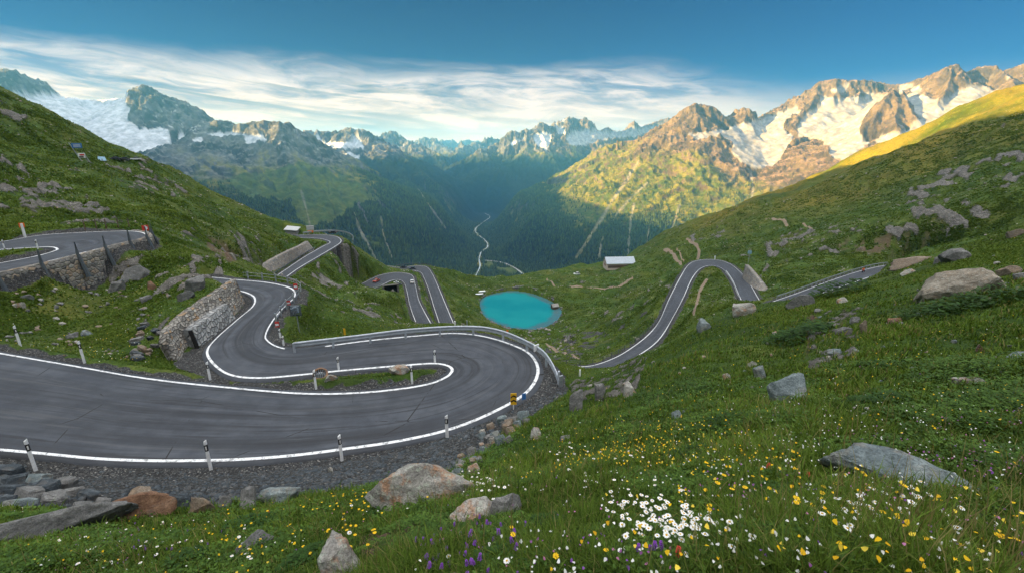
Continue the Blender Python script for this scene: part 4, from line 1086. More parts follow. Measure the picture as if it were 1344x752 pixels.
# ------------------------------------------------------------------ woods: one conifer for every few metres of wooded slope
vis_f = (ZG / FR.reshape(shp) >= np.maximum.accumulate(ZG / FR.reshape(shp), 0) - .004).ravel()
pu, pv = project(np.stack([FX, FY, Z], -1))
edge_ = wood * vis_f * (pu > -30) * (pu < 1374) * (FR < 4700)
cell = (FR * (faz[-1] - faz[-2])) * (FR * (flr[1] - flr[0]))
sparse = right_ * sstep(-60, -260, Z + 60 * n_a + 40 * n_b) * sstep(-.2, .5, n_b + .5 * n_a) * .30 * vis_f * (1 - track_) * (1 - ice) * (pu < 1000) * (FR < 4700) * sstep(.5, .6, up)
dens_ = np.maximum(edge_, sparse) * cell * .0085 * np.clip(3600 / FR, .6, 1.2)
cnt = rng.poisson(np.clip(dens_, 0, 4))
idx = np.repeat(np.arange(len(FX)), cnt)
print('trees', len(idx))
if len(idx) > 110000: idx = rng.choice(idx, 110000, False)
nt = len(idx)
jx = rng.uniform(-.5, .5, (nt, 2)); da = (faz[-1] - faz[-2]); drr = (flr[1] - flr[0])
tx = FX[idx] + jx[:, 0] * FR[idx] * da; ty = FY[idx] + jx[:, 1] * FR[idx] * drr; tz = Z[idx]
hh = rng.uniform(12, 27, nt) * np.clip(1 - (Z[idx] + 420) / 900, .55, 1); rr_ = hh * rng.uniform(.17, .26, nt)
ka = 5
ang = np.arange(ka) * 2 * PI / ka
ringv = []
ph = rng.uniform(0, 6.28, nt)
lev = [(.08, 1.0), (.45, .62), (.40, .80)]
V = [np.stack([tx, ty, tz + hh], -1)[:, None]]
for (lz, lr) in ((.42, .55), (.02, 1.0)):
    a_ = ang[None] + ph[:, None] + lz
    V.append(np.stack([tx[:, None] + np.cos(a_) * (rr_ * lr)[:, None] * rng.uniform(.7, 1.25, (nt, ka)), ty[:, None] + np.sin(a_) * (rr_ * lr)[:, None] * rng.uniform(.7, 1.25, (nt, ka)), np.repeat((tz + hh * lz)[:, None], ka, 1)], -1))
V = np.concatenate(V, 1); npv = V.shape[1]
fs = []
for q in range(ka):
    fs.append((0, 1 + q, 1 + (q + 1) % ka)); a, b, c_, d_ = 1 + q, 1 + (q + 1) % ka, 1 + ka + (q + 1) % ka, 1 + ka + q
    fs.append((a, d_, c_)); fs.append((a, c_, b))
fs = np.array(fs)
Ft = (np.arange(nt) * npv)[:, None, None] + fs[None]
tint = np.repeat(rng.uniform(.75, 1.5, nt)[:, None], npv, 1).ravel()[:, None] * (c3(.024, .044, .013) + rng.uniform(0, 1, nt).repeat(npv)[:, None] * c3(.03, .032, .004))
k = NT('conifers'); M_CON = k.done(k.n('ShaderNodeAttribute', attribute_name='col').outputs['Color'], .9, None, .1)
fo = mesh_np('forest', V.reshape(-1, 3), Ft.reshape(-1, 3), M_CON, False, {'col': tint})
tag(fo, 'dark conifer woods on the steep sides of the main valley', None, None, 'stuff')
# ------------------------------------------------------------------ materials of the things
def stone_mat(name, lo, mid, hi, stain=None, st=.5, lichen=None):
    k = NT(name); p = k.pos()
    a = k.noise(k.mapping(p, (1, 1, 2.2), (.5, .35, .3)), 2.1, 10, .7, .2); b = k.noise(p, 11, 6, .74); c = k.noise(p, 48, 3, .7)
    col = k.ramp(a, [(.30, lo), (.5, mid), (.68, hi)])
    col = k.mix(k.rng(b, .36, .66), k.mix(.6, col, lo), col)
    if stain: col = k.mix(k.math('MULTIPLY', k.rng(k.noise(p, 2.6, 6, .7), .50, .60), st), col, stain)
    if lichen: col = k.mix(k.math('MULTIPLY', k.rng(k.noise(p, 13., 4, .75), .54, .60), .75), col, lichen)
    col = k.mix(k.rng(c, .30, .6), k.mix(.5, col, (.02, .02, .02)), col)
    h = k.math('ADD', k.math('MULTIPLY', a, .5), k.math('ADD', k.math('MULTIPLY', b, .22), k.math('MULTIPLY', c, .06)))
    return k.done(col, .9, k.bump(h, 1., .16), .2)
M_GREY = stone_mat('grey_stone', (.09, .09, .088), (.22, .22, .215), (.36, .355, .34))
M_PALE = stone_mat('pale_lichen_stone', (.20, .19, .175), (.40, .385, .35), (.58, .56, .51), (.42, .21, .10), .7, (.42, .46, .38))
M_BLUE = stone_mat('blue_grey_stone', (.10, .125, .135), (.22, .27, .28), (.37, .42, .42), (.36, .27, .17), .25)
M_RUST = stone_mat('rusty_stone', (.14, .075, .05), (.30, .17, .10), (.42, .27, .18), (.16, .15, .14), .5)
M_SLATE = stone_mat('slate', (.035, .042, .05), (.085, .105, .12), (.18, .20, .215), (.22, .17, .12), .2)
M_BROWN = stone_mat('layered_brown_stone', (.13, .10, .075), (.27, .22, .17), (.42, .36, .29), (.40, .26, .15), .35)
M_LAYER = stone_mat('layered_pale_stone', (.17, .145, .11), (.33, .29, .235), (.50, .455, .38), (.40, .28, .18), .3, (.40, .40, .36))
M_WHITE = plain('white_plastic', (.78, .79, .80), .45); M_BLACK = plain('black_band', (.015, .015, .016), .5)
M_STEEL = plain('galvanised_steel', (.36, .39, .42), .42, .5, .55, .18, 4.); M_DSTEEL = plain('weathered_steel', (.10, .115, .13), .6, .4, .4)
M_RED = plain('signal_red', (.55, .035, .02), .45); M_ORANGE = plain('signal_orange', (.75, .16, .02), .5); M_YEL = plain('signal_yellow', (.72, .42, .02), .5)
M_SBLUE = plain('sign_blue', (.04, .16, .42), .5); M_SKYB = plain('pale_blue_panel', (.30, .50, .66), .5); M_GREYP = plain('grey_panel', (.22, .25, .28), .6)
M_GLASS = plain('dark_glass', (.015, .018, .022), .08, .6); M_TYRE = plain('tyre_rubber', (.012, .012, .012), .85); M_LAMP = plain('lamp_glass', (.75, .75, .72), .15, .6)
M_CONC = plain('concrete', (.28, .27, .25), .9, .2, 0, .25, 2.); M_DCONC = plain('weathered_concrete', (.13, .125, .115), .9, .2, 0, .3, 1.); M_ROOF = plain('metal_roof', (.34, .39, .44), .45, .4, .2, .1, .6); M_WROOF = plain('white_roof', (.45, .46, .46), .7)
M_PLAST = plain('pink_render', (.62, .50, .44), .9); M_SHUT = plain('dark_red_shutter', (.16, .03, .025), .7); M_WOOD = plain('weathered_wood', (.14, .10, .07), .85, .2, 0, .3, 5.)
M_DARK = plain('dark_interior', (.012, .012, .013), .9)

def masonry(name, sx, sy, cols, mortar=(.10, .095, .085), grout=.055, wire=False):
    k = NT(name); uvn = k.n('ShaderNodeUVMap').outputs[0]
    m = k.mapping(uvn, (sx, sy, 1)); w = k.n('ShaderNodeTexNoise'); w.inputs['Scale'].default_value = .9; k.l(m, w.inputs['Vector'])
    v = k.mix(.12, m, w.outputs['Color'], 'ADD')
    e = k.n('ShaderNodeTexVoronoi', feature='DISTANCE_TO_EDGE', voronoi_dimensions='2D'); e.inputs['Scale'].default_value = 1; k.l(v, e.inputs['Vector'])
    f = k.n('ShaderNodeTexVoronoi', feature='F1', voronoi_dimensions='2D'); f.inputs['Scale'].default_value = 1; k.l(v, f.inputs['Vector'])
    e.inputs['Randomness'].default_value = f.inputs['Randomness'].default_value = .85
    s = k.n('ShaderNodeSeparateColor'); k.l(f.outputs['Color'], s.inputs[0])
    c = k.ramp(s.outputs[0], cols, 'LINEAR')
    n = k.noise(k.pos(), 7., 5, .7)
    c = k.mix(k.rng(n, .3, .65), k.mix(.45, c, (.04, .04, .038)), c)
    c = k.mix(k.rng(e.outputs['Distance'], grout, grout * .4), c, mortar)
    hh = k.math('MULTIPLY', k.rng(e.outputs['Distance'], 0., .22), 1.)
    h = k.math('ADD', hh, k.math('MULTIPLY', n, .3))
    return k.done(c, .9, k.bump(h, .9, .10), .2)
STN = [(0, (.17, .16, .145)), (.3, (.29, .275, .25)), (.55, (.38, .36, .32)), (.72, (.42, .28, .16)), (.80, (.36, .335, .30)), (1, (.52, .49, .44))]
M_WALL = masonry('dry_stone', 2.6, 3.2, STN, (.07, .066, .06))
M_RUB = masonry('rubble_masonry', 1.7, 2.2, [(0, (.15, .145, .135)), (.4, (.27, .26, .24)), (.7, (.33, .30, .26)), (.85, (.36, .26, .17)), (1, (.40, .385, .35))], (.17, .16, .145))
M_GAB = masonry('wire_gabion', 2.2, 2.2, [(0, (.24, .25, .25)), (.5, (.36, .37, .37)), (1, (.52, .52, .51))], (.12, .12, .12), .07)
M_FARW = masonry('spur_wall', 1.2, 1.4, [(0, (.20, .19, .175)), (.5, (.30, .285, .265)), (.8, (.33, .27, .21)), (1, (.40, .38, .35))], (.20, .19, .17))

def face_(P): return -math.atan2(P[0], P[1])
def dep(P): return P[1] * CT - P[2] * ST
def px(P, n): return n * dep(P) / F_PX         # metres covered by n photo pixels at P
def on_ground(x, y): return np.array([x, y, gz(x, y)])

# ------------------------------------------------------------------ stones
STONE_ME = {}
def stone_mesh(seed, flat, level=3):
    key = (seed, flat, level)
    if key in STONE_ME: return STONE_ME[key]
    r = random.Random(seed * 7 + int(flat * 10))
    bm = bmesh.new()
    for q in range(15 + (seed * 5) % 9):
        p = np.array([r.uniform(-1, 1), r.uniform(-1, 1), r.uniform(-1, 1)]); p /= (np.abs(p) ** 3.2).sum() ** (1 / 3.2); p[:2] *= (1 - .28 * max(0, p[2])); bm.verts.new(p * r.uniform(.72, 1.0))
    h = bmesh.ops.convex_hull(bm, input=bm.verts); bmesh.ops.delete(bm, geom=list({g for g in h['geom_interior'] + h['geom_unused'] if isinstance(g, bmesh.types.BMVert)}), context='VERTS')
    bmesh.ops.dissolve_limit(bm, angle_limit=.22, verts=bm.verts, edges=bm.edges)
    if level > 1: bmesh.ops.bevel(bm, geom=bm.edges[:], offset=.045, segments=1, affect='EDGES', clamp_overlap=True)
    bmesh.ops.triangulate(bm, faces=bm.faces)
    for q in range({1: 0, 2: 1, 3: 2, 4: 3}[level]):
        bmesh.ops.subdivide_edges(bm, edges=[e for e in bm.edges if e.calc_length() > (.16 if level > 3 else .22)], cuts=1, use_grid_fill=True); bmesh.ops.triangulate(bm, faces=bm.faces)
    bmesh.ops.recalc_face_normals(bm, faces=bm.faces)
    V = np.array([v.co for v in bm.verts])
    dd = -.05 * np.abs(gn(V[:, 0] * 3.1 + V[:, 2], V[:, 1] * 3.1 - V[:, 2], seed + 9)) + gn(V[:, 0] * 1.9 + seed, V[:, 1] * 1.9 + V[:, 2] * 1.5, seed) * .07 + gn(V[:, 0] * 5 + V[:, 2] * 3, V[:, 1] * 5 + V[:, 2] * 4, seed + 5) * .045 + gn(V[:, 0] * 12 + V[:, 2] * 8, V[:, 1] * 12 + V[:, 2] * 11, seed + 6) * .03
    V += (V / np.linalg.norm(V, axis=1)[:, None]) * dd[:, None]
    V /= np.abs(V).max(0)[None]
    for v, c in zip(bm.verts, V): v.co = c
    if level > 2:
        for e in bm.edges: e.smooth = e.calc_face_angle(0) < .34
    me = bpy.data.meshes.new('stone'); bm.to_mesh(me); bm.free()
    for p in me.polygons: p.use_smooth = True
    STONE_ME[key] = me
    return me
def slab_mesh(seed):
    key = ('slab', seed)
    if key in STONE_ME: return STONE_ME[key]
    r = random.Random(seed + 900); bm = bmesh.new(); n = r.randint(5, 8)
    for zz, k_ in ((-1, 1.), (.55, .97), (1, .86)):
        for i in range(n):
            t = 2 * PI * (i + random.Random(seed * 31 + i).uniform(-.3, .3)) / n; q = random.Random(seed * 17 + i).uniform(.72, 1.0) * k_
            bm.verts.new((math.cos(t) * q + r.uniform(-.05, .05), math.sin(t) * q + r.uniform(-.05, .05), zz + r.uniform(-.22, .22) * (zz > 0)))
    bmesh.ops.convex_hull(bm, input=bm.verts); bmesh.ops.delete(bm, geom=[v for v in bm.verts if not v.link_faces], context='VERTS')
    bmesh.ops.bevel(bm, geom=bm.edges[:], offset=.03, segments=1, affect='EDGES', clamp_overlap=True)
    bmesh.ops.triangulate(bm, faces=bm.faces); bmesh.ops.subdivide_edges(bm, edges=[e for e in bm.edges if e.calc_length() > .35], cuts=1, use_grid_fill=True); bmesh.ops.triangulate(bm, faces=bm.faces)
    for v in bm.verts: v.co += Vector((r.gauss(0, .018), r.gauss(0, .018), r.gauss(0, .05)))
    bmesh.ops.recalc_face_normals(bm, faces=bm.faces)
    me = bpy.data.meshes.new('slab'); bm.to_mesh(me); bm.free(); STONE_ME[key] = me; return me
def stone(name, P, w, d, h, mat, rz=0, tilt=(0, 0), seed=0, sink=.28, label=None, cat='rock', group=None, level=3):
    me = slab_mesh(seed % 11) if level == 0 else stone_mesh(seed % 14, 1.0, level)
    key = (me.name, mat.name)
    if key not in STONE_ME:
        m2 = me.copy(); m2.materials.append(mat); STONE_ME[key] = m2
    o = bpy.data.objects.new(name, STONE_ME[key]); COL.objects.link(o)
    o.scale = (w / 2, d / 2, h / 2 / (1 - sink)); q = max(w * .4, .1)
    nn_ = Vector(((gz(P[0] - q, P[1]) - gz(P[0] + q, P[1])), (gz(P[0], P[1] - q) - gz(P[0], P[1] + q)), 2 * q)); nn_.normalize(); nn_ = (nn_ * .75 + Vector((0, 0, .25))).normalized()
    o.rotation_euler = (Vector((0, 0, 1)).rotation_difference(nn_).to_matrix() @ Matrix.Rotation(rz, 3, 'Z') @ Matrix.Rotation(tilt[1] * .55, 3, 'Y') @ Matrix.Rotation(tilt[0], 3, 'X')).to_euler()
    o.location = (P[0], P[1], P[2] + h / 2 - h * sink / (1 - sink) * .5)
    return tag(o, label, cat, group)
BIG = [  # u, v of the foot, width and height in photo pixels, material, turn, tilt, depth ratio, label
    (552, 664, 138, 40, M_PALE, .15, (0, .16), .62, 'pale rock speckled with orange lichen, highest of the rocks at the foot of the meadow'),
    (622, 683, 68, 22, M_PALE, .1, (.05, -.1), .5, 'low pinkish grey stone right of the big lichen speckled rock'),
    (664, 678, 46, 26, M_GREY, .6, (.2, .3), .5, 'tilted grey wedge stone touching a low pinkish stone in the grass'),
    (452, 756, 74, 44, M_PALE, .9, (.1, -.55), .7, 'leaning pale slab with an orange streak at the bottom edge of the meadow'),
    (78, 699, 170, 27, M_GREY, .18, (.12, -.1), .32, 'long grey slab sloping down to the left below the stacked slates'),
    (180, 682, 84, 26, M_RUST, .1, (.0, .12), .5, 'orange brown stone resting on the long sloping grey slab'),
    (333, 720, 48, 15, M_GREY, .5, (.1, -.35), .4, 'thin grey slab leaning in the grass between rusty stone and lichen rock'),
    (1172, 637, 184, 34, M_BLUE, -.12, (.05, .12), .42, 'long blue grey rock lying among daisies and yellow flowers'),
    (1037, 529, 50, 31, M_BLUE, .3, (0, -.25), .8, 'rounded blue grey boulder alone on the grass slope'),
    (975, 414, 28, 18, M_PALE, .2, (0, 0), .9, 'whitish rounded boulder on the meadow crest below the stone lined bend'),
    (923, 434, 19, 15, M_BLUE, .8, (.2, .2), .8, 'grey angular boulder on the crest left of the whitish rounded boulder'),
    (1256, 387, 94, 28, M_LAYER, .1, (.05, -.20), .6, 'large layered pale brown slab jutting from the right hand meadow'),
    (1197, 349, 44, 16, M_BROWN, 0, (0, -.05), .7, 'flat topped tan boulder where the upper road dips behind the meadow'),
    (1252, 343, 29, 15, M_GREY, .2, (0, 0), .7, 'grey boulder between the flat topped tan boulder and layered slab'),
    (1231, 346, 12, 9, M_GREY, 1., (0, .2), .8, 'small grey block just left of a grey boulder on the crest'),
    (1191, 360, 18, 6, M_PALE, .2, (0, 0), .6, 'small flat pale stone under the flat topped tan boulder'),
    (1324, 361, 24, 11, M_BROWN, .1, (0, -.1), .6, 'brown block right of the layered brown slab'),
    (1340, 366, 16, 7, M_GREY, .1, (0, 0), .6, 'grey stone cut by the right border beside a brown block'),
    (1335, 311, 22, 10, M_BROWN, .2, (0, 0), .7, 'flat tan boulder at the top right end of the meadow crest'),
    (1050, 403, 32, 14, M_GREY, .3, (0, -.42), .35, 'pale tilted slab on the crest below the short upper road'),
    (1105, 398, 14, 7, M_PALE, .3, (0, 0), .7, 'pale stone in yellow flowers right of the tilted slab'),
    (1074, 410, 12, 5, M_GREY, .3, (0, 0), .7, 'low grey stone below the pale tilted slab'),
    (1134, 438, 9, 17, M_BROWN, .3, (.1, .05), .9, 'upright brown stone beside the bare hollow in the meadow'),
    (1173, 425, 15, 9, M_RUST, .3, (0, 0), .7, 'pinkish stone right of the upright brown stone'),
    (1106, 436, 22, 6, M_GREY, .2, (0, -.4), .35, 'thin grey slab lying in the bare hollow'),
    (1122, 423, 13, 7, M_GREY, .5, (0, .1), .6, 'grey stone at the top of the bare hollow'),
    (1094, 463, 16, 8, M_BLUE, .2, (0, 0), .7, 'grey stone below the bare hollow'),
    (1124, 464, 11, 5, M_BLUE, .2, (0, 0), .6, 'flat bluish stone among white flowers below the upright brown stone'),
    (1285, 465, 10, 14, M_RUST, .2, (.1, .1), .9, 'upright red brown stone in the right meadow'),
    (1334, 473, 22, 12, M_BLUE, .2, (0, 0), .7, 'bluish grey stone at the right border of the meadow'),
    (1268, 504, 34, 9, M_PALE, .1, (0, -.1), .5, 'low pale slab right of the rounded blue grey boulder'),
    (999, 497, 19, 15, M_BLUE, .4, (0, -.2), .8, 'pale blue stone uphill of the rounded blue grey boulder'),
    (953, 498, 10, 8, M_PALE, .4, (0, .2), .8, 'little pale stone left of the pale blue stone'),
    (987, 481, 10, 6, M_PALE, .4, (0, .2), .8, 'little brownish stone above the pale blue stone'),
    (888, 549, 15, 9, M_BLUE, .2, (0, 0), .7, 'small grey stone standing out of yellow flowers on the slope'),
    (1096, 551, 9, 6, M_PALE, .2, (0, 0), .7, 'small pale stone right of the rounded blue grey boulder'),
    (757, 538, 20, 24, M_GREY, .5, (.1, .25), .7, 'steep grey crag at the left end of the meadow crest'),
    (786, 520, 16, 20, M_GREY, .9, (.2, .1), .7, 'grey crag behind the steep grey crag'),
    (825, 520, 17, 18, M_PALE, .5, (0, .3), .8, 'pale pointed stone on the crest right of the crags'),
    (703, 577, 15, 14, M_PALE, .5, (0, .3), .7, 'pale pointed stone beside the stone pile'),
    (742, 577, 15, 8, M_GREY, .5, (0, 0), .6, 'low grey stone in the grass between stone pile and crags'),
    (524, 491, 25, 11, M_PALE, .2, (0, 0), .6, 'blue and tan rock on the grass island of the hairpin'),
    (434, 500, 17, 9, M_PALE, .3, (0, -.2), .5, 'whitish stone beside the drain ring on the island'),
    (178, 368, 38, 18, M_GREY, .3, (.1, -.15), .6, 'wide grey ledge on the slope under the stone parapet wall'),
    (155, 383, 20, 15, M_GREY, .8, (.2, .3), .7, 'grey crag just left of a wider ledge under the parapet wall'),
    (262, 380, 34, 15, M_GREY, .4, (.2, .2), .7, 'long grey ledge above the big dry stone wall'),
    (245, 393, 20, 11, M_GREY, .6, (.2, .1), .7, 'grey ledge at the lower left of the long grey ledge'),
    (36, 394, 12, 7, M_GREY, .3, (0, 0), .7, 'grey stone alone below the left end of the parapet wall'),
    (26, 405, 15, 8, M_PALE, .3, (0, .1), .6, 'flat pale stone low on the left slope'),
    (114, 441, 13, 8, M_BLUE, .3, (0, .2), .7, 'grey blue stone above the second roadside post on the left'),
    (97, 444, 14, 7, M_GREY, .3, (0, .1), .6, 'low stone in the grass above the leftmost roadside posts'),
    (192, 396, 14, 9, M_GREY, .5, (0, 0), .7, 'grey block among the stones of the left slope'),
    (200, 381, 11, 12, M_RUST, .4, (0, .4), .5, 'tilted tan slab among the stones of the left slope')]
for i, (u, v, w, h, mt, rz, tl, dr, lab) in enumerate(BIG):
    P = hit(u, v)
    if P is None: print('no hit', lab); continue
    W_ = px(P, w); H_ = px(P, h) * 1.06
    rz2 = rz - math.atan2(P[0], P[1])
    stone('rock', P + np.array([P[0], P[1], 0]) / math.hypot(P[0], P[1]) * W_ * dr * .35, W_ * 1.08, W_ * dr, H_, mt, rz2, tl, i * 3 + 1, .40, lab, 'rock', None, 4 if w > 60 else 3)
def scatter(name, pts, group, label, cat, mats, dr=(.5, .9), tl=.25, level=2, sink=.3):
    for i, (u, v, w, h) in enumerate(pts):
        P = hit(u, v)
        if P is None: continue
        W_ = px(P, w)
        stone(name, P, W_, W_ * random.uniform(*dr), px(P, h), random.choice(mats), random.uniform(-.5, .5), (random.uniform(-tl, tl), random.uniform(-tl, tl)), random.randrange(200), sink, label, cat, group, level)
R_ = random.Random(5)
pile = []
ax = [(598, 620), (612, 608), (628, 592), (645, 575), (660, 562), (676, 550)]
for i in range(46):
    t = R_.random() * (len(ax) - 1); a, b = ax[int(t)], ax[min(int(t) + 1, len(ax) - 1)]; f = t - int(t)
    u = a[0] + (b[0] - a[0]) * f + R_.uniform(-10, 16); v = a[1] + (b[1] - a[1]) * f + R_.uniform(-8, 12); s = R_.uniform(8, 19)
    pile.append((u, v, s, s * R_.uniform(.4, .65)))
scatter('stone', sorted(pile, key=lambda q: q[1]), 'stones of the pile beside the hairpin', 'angular grey stone in the pile at the end of the hairpin gravel', 'stone', [M_GREY, M_BLUE, M_BROWN, M_PALE], tl=.4, level=0, sink=.15)
slabs = [(12, 622, 36, 12), (20, 634, 44, 12), (52, 632, 34, 11), (14, 648, 40, 12), (60, 645, 40, 13), (40, 652, 46, 13), (82, 640, 36, 12), (8, 660, 34, 10), (96, 650, 30, 10), (75, 660, 40, 13), (118, 655, 34, 11), (30, 664, 40, 11), (108, 668, 36, 10), (140, 662, 26, 9), (6, 632, 22, 8)]
scatter('slate_slab', slabs, 'slates stacked at the left end of the verge', 'thin dark slate slab stacked at the left end of the gravel verge', 'slab', [M_SLATE, M_SLATE, M_GREY, M_BLUE], (.55, .8), .30, 0, .1)
row = [(190, 661, 38, 24, M_BROWN, 'squarish tan stone in the roadside row, left of the greenish slab'), (240, 666, 30, 15, M_SLATE, 'dark slate in the roadside stone row beside the tan stone'), (215, 668, 26, 14, M_BLUE, 'bluish stone between tan stone and dark slate in the roadside row'), (268, 669, 34, 20, M_BROWN, 'tan wedge stone in the middle of the roadside stone row'),
       (296, 664, 22, 12, M_GREY, 'grey stone right of the tan wedge in the roadside row'), (327, 665, 28, 22, M_GREY, 'rounded grey stone in the roadside row beside the greenish slab'), (368, 656, 52, 20, M_BLUE, 'greenish tilted slab ending the roadside stone row'), (160, 668, 26, 14, M_SLATE, 'dark slate leaning left of the squarish tan stone'), (132, 672, 28, 12, M_BROWN, 'brownish flat stone at the left end of the roadside row'), (434, 619, 9, 7, M_PALE, 'small square pale stone on the gravel verge')]
for i, (u, v, w, h, mt, lab) in enumerate(row):
    P = hit(u, v); W_ = px(P, w); stone('stone', P, W_, W_ * .6, px(P, h) * 1.1, mt, R_.uniform(-.4, .4), (R_.uniform(-.2, .2), R_.uniform(-.35, .1)), 40 + i * 5, .15, lab, 'stone', 'row of stones below the gravel verge', 0 if i % 3 else 3)
steps = [(178 + R_.uniform(-8, 26), 428 + i * 3.4, R_.uniform(10, 24), R_.uniform(3, 6)) for i in range(14)]
scatter('flat_stone', steps, 'flat stones down the left slope', 'flat grey stone in the trail of stones left of the dry stone wall', 'stone', [M_GREY, M_BROWN, M_SLATE], (.4, .7), .15, 0)
hs = [(R_.uniform(5, 300), R_.uniform(372, 470), 0, 0) for _ in range(120)]
hs = [(u, v, R_.uniform(3.5, 9), R_.uniform(2, 4.5)) for u, v, _, _ in hs if 378 + max(0, (u - 150)) * .0 < v and u < 215 - (v - 430) * .4 and v < 450 + u * .12][:64]
scatter('stone', hs, 'stones scattered on the left slope', 'small grey stone scattered on the slope under the parapet wall', 'stone', [M_GREY, M_PALE, M_BROWN])
ms = [(R_.uniform(760, 1340), R_.uniform(330, 560), 0, 0) for _ in range(160)]
ms = [(u, v, R_.uniform(3, 8), R_.uniform(2, 4.5)) for u, v, _, _ in ms if v > 500 - (u - 760) * .30][:70]
scatter('stone', ms, 'stones scattered on the meadow', 'small pale stone half hidden in the meadow grass', 'stone', [M_GREY, M_PALE, M_BLUE])
lk_st = [(q[0], q[1], R_.uniform(2.5, 5), R_.uniform(1.5, 3)) for q in [(R_.uniform(690, 760), R_.uniform(425, 470)) for _ in range(50)] if hit(q[0], q[1]) is not None]
scatter('stone', lk_st, 'stones by the lake outflow', 'small pale stone scattered on the grass below the lake', 'stone', [M_GREY, M_PALE])
# shingle too small to count
def rubble(pts, sizes, name, label, mat):
    base = stone_mesh(3, 1.0, 1); b = np.array([v.co for v in base.vertices]); f = np.array([p.vertices[:] for p in base.polygons])
    n = len(pts); a = rng.uniform(0, 6.28, n); ca_, sa_ = np.cos(a), np.sin(a)
    sc = sizes[:, None] * rng.uniform(.6, 1.3, (n, 3)) * np.array([1, 1, .6])
    q = b[None] * sc[:, None]; V = np.stack([q[..., 0] * ca_[:, None] - q[..., 1] * sa_[:, None], q[..., 0] * sa_[:, None] + q[..., 1] * ca_[:, None], q[..., 2]], -1) + pts[:, None]
    F_ = f[None] + (np.arange(n) * len(b))[:, None, None]
    o = mesh_np(name, V.reshape(-1, 3), F_.reshape(-1, 3), mat, False); tag(o, label, None, None, 'stuff'); return o
sel = np.where((VIS & FRONT & (RR > 45) & (RR < 520) & (ROADD > 2) & (PU > 0) & (PU < 1344) & ~lk).ravel())[0]
wgt = (.12 + 1.0 * sstep(-.1, .5, fbm(GX / 25, GY / 25, 3, 200)) + 2.5 * rock).ravel()[sel] * (RR.ravel()[sel] ** .3) * np.where(RR.ravel()[sel] > 330, .45, 1)
ch_ = rng.choice(sel, 5200, False, wgt / wgt.sum()); pr = Vg[ch_]
rubble(pr, np.hypot(pr[:, 0], pr[:, 1]) * rng.choice([.0006, .0009, .0013, .0019], 5200, p=[.4, .35, .2, .05]), 'rubble', 'small pale stones sprinkled over the grass hillsides', M_PALE)
shm = np.where((VIS & FRONT & (gravel > .5) & (near_l > .02) & ~lk).ravel())[0]
if len(shm):
    ch_ = rng.choice(shm, min(900, len(shm)), False); pr = Vg[ch_]; rubble(pr, rng.uniform(.15, .6, len(pr)), 'shore_rubble', 'broken stones round the lake shore', M_GREY)
gsel = np.where((VIS & FRONT & (gravel > .55) & (RR < 45) & (ROADD > .6)).ravel())[0]
ch_ = rng.choice(gsel, 7000, False); pr = Vg[ch_] + np.c_[rng.uniform(-.03, .03, (7000, 2)), np.zeros(7000)]
rubble(pr, rng.choice([.02, .035, .06, .10], 7000, p=[.45, .35, .17, .03]), 'gravel', 'dark loose gravel along the hairpin verge', M_SLATE)

# ------------------------------------------------------------------ masonry walls
def loft_wall(name, base, top, thick, mat, label, cat='stone wall', sinkb=.6):
    """base and top polylines in space; the wall leans from one to the other"""
    base = np.asarray(base); top = np.asarray(top); n = len(base)
    s_ = np.r_[0, np.cumsum(np.linalg.norm(np.diff(base, axis=0), axis=1))]
    d = np.gradient(base, axis=0); d[:, 2] = 0; d /= np.linalg.norm(d, axis=1)[:, None]; side = np.stack([d[:, 1], -d[:, 0], 0 * s_], -1)
    back = -np.sign(np.sum(side * (base * [1, 1, 0]), 1).mean()) * -1 * side
    rows = 9; t = np.linspace(0, 1, rows)[None, :, None]
    b0 = base - [0, 0, sinkb]
    Fp = b0[:, None] * (1 - t) + top[:, None] * t
    hgt_ = np.linalg.norm(top - b0, axis=1)
    wob = fbm(s_[:, None] / .7 + 0 * t[..., 0], t[..., 0] * hgt_[:, None] / .6, 2, 210) * .05
    Fp = Fp - back[:, None] * wob[..., None]
    Fp[:, -1, 2] += fbm(s_ / .8, s_ * 0, 3, 211) * .09
    bt = Fp[:, -1] + back * thick; bb = b0 + back * thick
    P = np.concatenate([Fp, bt[:, None], bb[:, None]], 1); nc = P.shape[1]
    uvv = np.concatenate([t[0, :, 0][None] * hgt_[:, None], (hgt_ + thick)[:, None], (hgt_ * 2 + thick)[:, None]], 1)
    uv = np.stack([np.repeat(s_[:, None], nc, 1), uvv], -1)
    V = P.reshape(-1, 3); Fq = grid_faces(n, nc)
    e = []
    for r_ in (0, n - 1):
        o_ = r_ * nc
        for q in range(0, rows - 1): e.append((o_ + q, o_ + q + 1, o_ + nc - 2, o_ + nc - 1))
    o = mesh_np(name, V, np.vstack([Fq, np.array(e)]), mat, False, None, uv.reshape(-1, 2))
    if label: tag(o, label, cat)
    return o
def px_line(pts, step=None):
    return np.array(pts, float)
# the big dry stone wall in the first bend
bp = [(232, 477, -15.1), (238, 474.5, -15.1), (249, 460, -15.1), (262, 450, -15.1), (290, 429, -15.1), (311, 412, -15.1), (323, 397, -15.1)]
tp = [(214, 452), (217, 440), (225, 427), (237, 416), (262, 397), (290, 379), (309, 365.5)]
B_ = np.array([at_z(*q) for q in bp]); T_ = np.array([at_r(u, v, np.hypot(*b[:2]) + .9) for (u, v), b in zip(tp, B_)])
BT = resample(catmull(np.c_[B_, T_], 10), .5)
loft_wall('stone_wall', BT[:, :3], BT[:, 3:], .45, M_WALL, 'tall curved dry stone wall inside the first bend')
g0 = np.array([at_z(*q) for q in [(262, 450.5, -15.02), (286, 432, -15.02), (311, 411.5, -15.02)]]); 
g0 = g0 * (1 - .9 / np.hypot(g0[:, 0], g0[:, 1]))[:, None] * [1, 1, 0] + [0, 0, -15.1]
